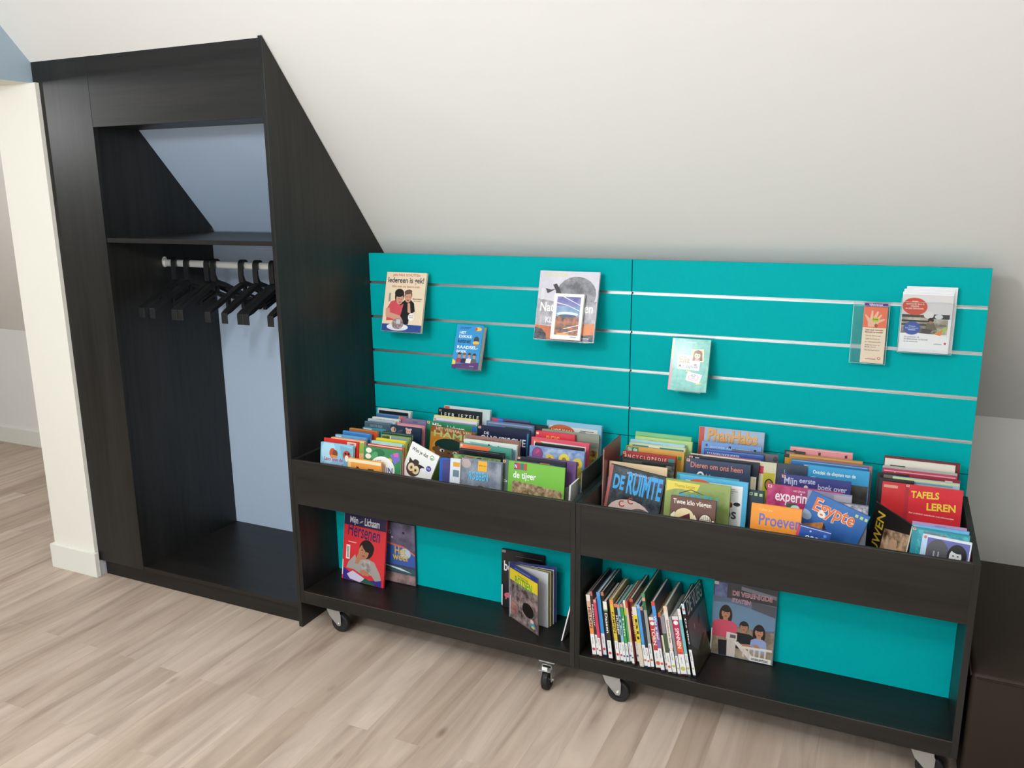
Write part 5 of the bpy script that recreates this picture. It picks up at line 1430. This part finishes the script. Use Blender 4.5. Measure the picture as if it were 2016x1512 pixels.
display('large grey science book with a moon photo and orange base, centre left of the slatwall', .829, -.042, 1.436, .245, .269, .010, 15.5, '#cfcbd8', [
    ('R', .01, .01, .99, .9, '~#c4c0d0,#dedae4,4'), ('T', 'GRAVITATION', .09, .46, .09, '#d4d494', 1.5), ('P', ell(.64, .36, .33, .28), '~#55555c,#9c9ca4,22'), ('P', [(.24, .22), (.30, .20), (.36, .28), (.46, .48), (.52, .70), (.30, .50), (.30, .32)], '#2e2c30'),
    ('P', [(.12, .28), (.22, .30), (.30, .28), (.22, .33), (.16, .36)], '#3c3a40'), ('P', [(.0, .44), (.50, .52), (.99, .46), (.99, .86), (.0, .86)], '~#8f8d96,#c4c0c8,30'), ('T', 'Natuurwetten', .06, .94, .64, '#f6f6f4', 1.3), ('T', 'KLASSIEK', .17, .60, .82, '#f0eef2', 1.2),
    ('P', [(.0, .86), (.3, .88), (.7, .84), (.99, .80), (.99, 1.09), (.0, 1.09)], '~#b8562c,#dc8850,8'), ('P', [(.0, .90), (.12, .92), (.20, 1.0), (.22, 1.09), (.0, 1.09)], '~#15151a,#5c5c66,60'),
    ('P', [(.72, 1.0), (.99, .98), (.99, 1.09), (.72, 1.09)], '~#17171c,#6c6c74,60'), ('T', 'j.p. morgan', .78, .92, 1.05, '#e8e8ec', 1.0), ('R', .05, .28, .11, .46, '#d9d9dc')], '', '#c8c4d0')
display('small white-framed book standing in front of the large grey science book', .905, -.0850, 1.355, .122, .176, .012, 15.5, '#eeeeec', [
    ('R', .12, .10, .90, 1.30, '#5c68a8'), ('R', .12, .10, .90, .40, '~#5c5498,#8484c0,20'), ('R', .12, .40, .90, .72, '~#6c94bc,#a4bcd0,14'), ('R', .12, .72, .90, 1.30, '~#4c4440,#c07858,40'), ('P', ell(.50, .64, .36, .07), '#dfe6ec'), ('P', ell(.50, .70, .30, .05), '#4c5c7c'),
    ('P', [(.30, .10), (.36, .10), (.90, .34), (.90, .36)], '#f0f0f4'), ('P', [(.12, .28), (.50, .36), (.90, .52), (.90, .54), (.5, .38), (.12, .31)], '#f0f0f4'), ('P', [(.40, 1.10), (.90, .96), (.90, .98), (.42, 1.12)], '#efe8e0'),
    ('P', [(.30, 1.26), (.90, 1.10), (.90, 1.12), (.32, 1.28)], '#efe8e0'), ('R', .20, 1.24, .60, 1.30, '#e8a05c'), ('T', 'roman', .66, .86, 1.37, '#6c6c6c', .8)], '', '#f0f0ee', bottom_ledge=False)
display('turquoise diary book with a girl sticker, on the right slatwall panel', 1.359, -.038, 1.203, .141, .193, .014, 17, '#58b0a6', [
    ('R', .0, .0, 1, 1.4, '~#4ca69c,#6cc0b4,60'), ('R', .0, .0, .06, .18, '#e8dcb8'), ('R', .0, .18, .06, .55, '#c8c06c'), ('R', .0, .55, .06, 1.37, '#d88c94'), ('R', .36, .08, .62, .11, '#9cdcd0'),
    ('P', [(.18, .42), (.78, .44), (.77, .82), (.19, .80)], '#dfeef2'), ('T', 'Ella', .23, .51, .63, '#8a8250', 1.15, 0, 1.4), ('T', 'Mijn dagboek', .23, .73, .755, '#55555c', 1.2, 0, .4),
    ('P', [(.52, .28), (.84, .25), (.86, .58), (.55, .60)], '#efe2b4'), ('P', [(.55, .31), (.82, .29), (.83, .56), (.57, .57)], '#e2b050'), ('P', ell(.70, .40, .11, .12), '#6a3a2c'), ('P', [(.59, .42), (.81, .42), (.83, .56), (.57, .57)], '#6a3a2c'), ('P', ell(.69, .43, .075, .085), '#eac8a8'),
    ('P', ell(.69, .34, .09, .04, 8), '#6a3a2c'), ('E', .66, .43, .012, .014, K), ('E', .72, .43, .012, .014, K), ('P', [(.64, .52), (.75, .52), (.77, .57), (.62, .57)], '#e49aa8'), ('E', .64, .67, .02, .02, '#8c4a54'), ('E', .67, .67, .02, .02, '#8c4a54'),
    ('P', [(.48, .86), (.86, .92), (.80, 1.16), (.44, 1.08)], '#ece6f2'), ('E', .64, 1.0, .14, .085, '#d8a4c4'), ('E', .64, 1.0, .115, .07, '#f0ecf6'), ('T', 'BLIJF', .58, .70, .98, '#5c5c64', 1.0), ('T', 'WEG', .59, .69, 1.03, '#5c5c64', 1.0),
    ('P', [(.44, .83), (.56, .84), (.55, .87), (.43, .86)], '#c8d070'), ('P', [(.72, 1.15), (.86, 1.12), (.86, 1.16), (.73, 1.19)], '#c8d070')], '', '#d88c94')

# ------------------------------------------------------------------ leaflet holders
def holder(label, x, z, w, h, d):
    r = empty('leaflet_holder', (x, -.0115, z), label, 'leaflet holder')
    t = .002
    mb = MB()
    mb.box(0, w, -t, 0, 0, h, AC); mb.build('back_plate', r)
    mb = MB()
    mb.box(0, w, -d, -d + t, 0, h * .96, AC); mb.build('front_plate', r)
    mb = MB()
    mb.box(0, t, -d + t, -t, t, h * .96, AC); mb.build('side_wall', r)
    mb = MB()
    mb.box(w - t, w, -d + t, -t, t, h * .96, AC); mb.build('side_wall', r)
    mb = MB()
    mb.box(0, w, -d + t, -t, 0, t, AC); mb.build('base', r)
    RIM = flat('#bfe0e0', 0.25, 0, 0.5, name='polished_acrylic_edge')
    mb = MB()
    e = .0009
    zf = h * .96
    for a_, b_ in ((0, e), (w - e, w)):
        mb.box(a_, b_, -d - .0002, -d + e, 0, zf, RIM)
        mb.box(a_, b_, -e, .0002, 0, h, RIM)
    mb.box(0, w, -d - .0002, -d + e, 0, e, RIM)
    mb.box(0, w, -d - .0002, -d + e, zf - e, zf, RIM)
    mb.box(0, w, -e, .0002, h - e, h, RIM)
    mb.build('polished_edge', r)
    return r


holder('narrow clear acrylic holder with one orange leaflet, on the right slatwall panel', 1.969, 1.156, .113, .205, .024)
holder('wider clear acrylic holder filled with brochures, near the right end of the slatwall', 2.114, 1.204, .162, .176, .030)


def leafl(name, label, cat, x, y, z, w, h, t, base, items, lean=0, group=None):
    r = empty(name)
    r.matrix_world = mat((x, y, z), 0, lean)
    tag(r, label, cat, group)
    mb = MB(); mb.box(0, w, 0, t, 0, h, printed(base)); mb.build('paper', r)
    if items:
        art(r, items, w, h, base=base)
    return r


leafl('leaflet', 'narrow orange and cream leaflet with a painted hand, in the narrow acrylic holder', 'leaflet', 2.003, -.0315, 1.1585, .073, .2035, .0008, '#f0dcc4', [
    ('R', .0, .0, 1, .17, '#50287c'), ('T', 'Vijfvingertest', .20, .78, .12, '#e8dcf2', 1.3), ('R', .0, .17, 1, 1.13, '#e8704a'),
    ('P', [(.22, 1.10), (.20, .86), (.06, .56), (.10, .52), (.28, .72), (.34, .34), (.40, .34), (.42, .66), (.58, .36), (.64, .40), (.56, .70), (.74, .50), (.79, .54), (.66, .76), (.90, .70), (.92, .76), (.64, .92), (.58, 1.10)], '#e8b8a0'),
    ('P', ell(.52, .76, .16, .12), '#c0cc3c'), ('T', 'Lees', .42, .62, .78, '#3c4818', 1.2), ('E', .56, 1.03, .07, .09, '#b0543c'),
    ('T', 'Leest meer gevonden', .12, .88, 1.27, '#5c4434', 1.2), ('T', 'Makkelijk te moeilijk?', .12, .88, 1.37, '#5c4434', 1.1), ('T', 'Doe de vijfvingertest', .16, .80, 1.53, '#8c7868', 1.0), ('T', 'Open het boek op', .16, .76, 1.68, '#9c8878', 1.0), ('T', 'een willekeurige plek', .14, .82, 1.82, '#9c8878', 1.0),
    ('T', 'Steek een vinger op', .16, .78, 1.96, '#9c8878', 1.0), ('T', 'bij elk woord', .16, .62, 2.06, '#9c8878', 1.0), ('T', 'Past het boek bij jou', .16, .80, 2.20, '#9c8878', 1.0), ('T', 'de Bibliotheek', .22, .66, 2.62, '#c0685c', 1.2), ('E', .80, 2.55, .07, .06, '#d8604c'), ('E', .80, 2.55, .045, .038, '#f0dcc4')])
bx = leafl('brochure', 'front brochure in the wider holder, with a red blob and a reading child', 'brochure', 2.117, -.0375, 1.2065, .149, .190, .001, '#ececf0', [
    ('R', .0, .0, 1, .52, '#d9d6d8'), ('R', .02, .44, .94, .86, '~#55503f,#c8c0b0,24'), ('R', .02, .44, .50, .50, '#3a3630'), ('R', .60, .42, .96, .52, '#2c3038'), ('E', .55, .44, .10, .08, '#e0dedc'), ('E', .75, .47, .08, .05, '#d0d8dc'),
    ('R', .02, .56, .60, .60, '#2c2a2c'), ('R', .02, .64, .58, .68, '#3a383a'), ('P', ell(.60, .55, .06, .055), '#1f1c1c'), ('P', [(.52, .62), (.66, .60), (.74, .76), (.50, .80)], '#6c6450'), ('P', ell(.60, .60, .035, .035), '#a87c64'), ('P', [(.44, .74), (.66, .76), (.56, .88), (.42, .84)], '#4c4440'),
    ('P', [(.62, .90), (.90, .68), (.95, .72), (.78, .92)], '#a8c060'), ('P', [(.60, .92), (.86, .74), (.80, .94)], '#e8804c'), ('P', [(.02, .86), (.30, .84), (.70, .86), (.98, .92), (.98, 1.2), (.02, 1.2)], '#f4f4f6'),
    ('P', ell(.26, .26, .25, .19, 6), '#c8472f'), ('T', 'meer', .20, .32, .17, '#f2d4cc', 1.1), ('T', 'opzichterlijk lezen in', .08, .44, .22, '#f2d4cc', 1.1), ('T', 'nieuws', .18, .34, .27, '#f2d4cc', 1.1), ('T', 'en (de) Bibliotheek', .08, .44, .32, '#f2d4cc', 1.1),
    ('P', ell(.24, .74, .17, .15), '#3456a4'), ('T', 'Oudsten', .17, .31, .71, '#c8d4f0', 1.0), ('T', 'Kies en registreer', .11, .37, .75, '#c8d4f0', 1.0), ('T', 'boeken', .17, .31, .79, '#c8d4f0', 1.0),
    ('T', 'Zo registreren wij', .10, .40, .95, '#7c7c84', 1.0), ('T', 'de Bibliotheek op bezoek', .10, .58, 1.00, '#7c7c84', 1.0), ('T', 'en de vestigingen', .10, .38, 1.05, '#7c7c84', 1.0), ('T', 'de Bibliotheek', .70, .86, 1.08, '#8c8c94', 1.2), ('E', .92, 1.05, .025, .025, '#c8605c')], 0, 'brochures in the wider holder')
bl = ['second brochure in the wider holder, its white top edge just above the front one', 'third brochure of the stack in the wider holder', 'rearmost brochure, standing highest in the wider holder']
for k in range(3):
    leafl('brochure', bl[k], 'brochure', 2.117 + .003 * k + (.004 if k == 2 else 0), -.0345 + .006 * k, 1.2065, .149, .198 + .0085 * k, .003, '#f1f1f4', [('R', .02, .02, .98, .03, '#dcdce2')], 0, 'brochures in the wider holder')
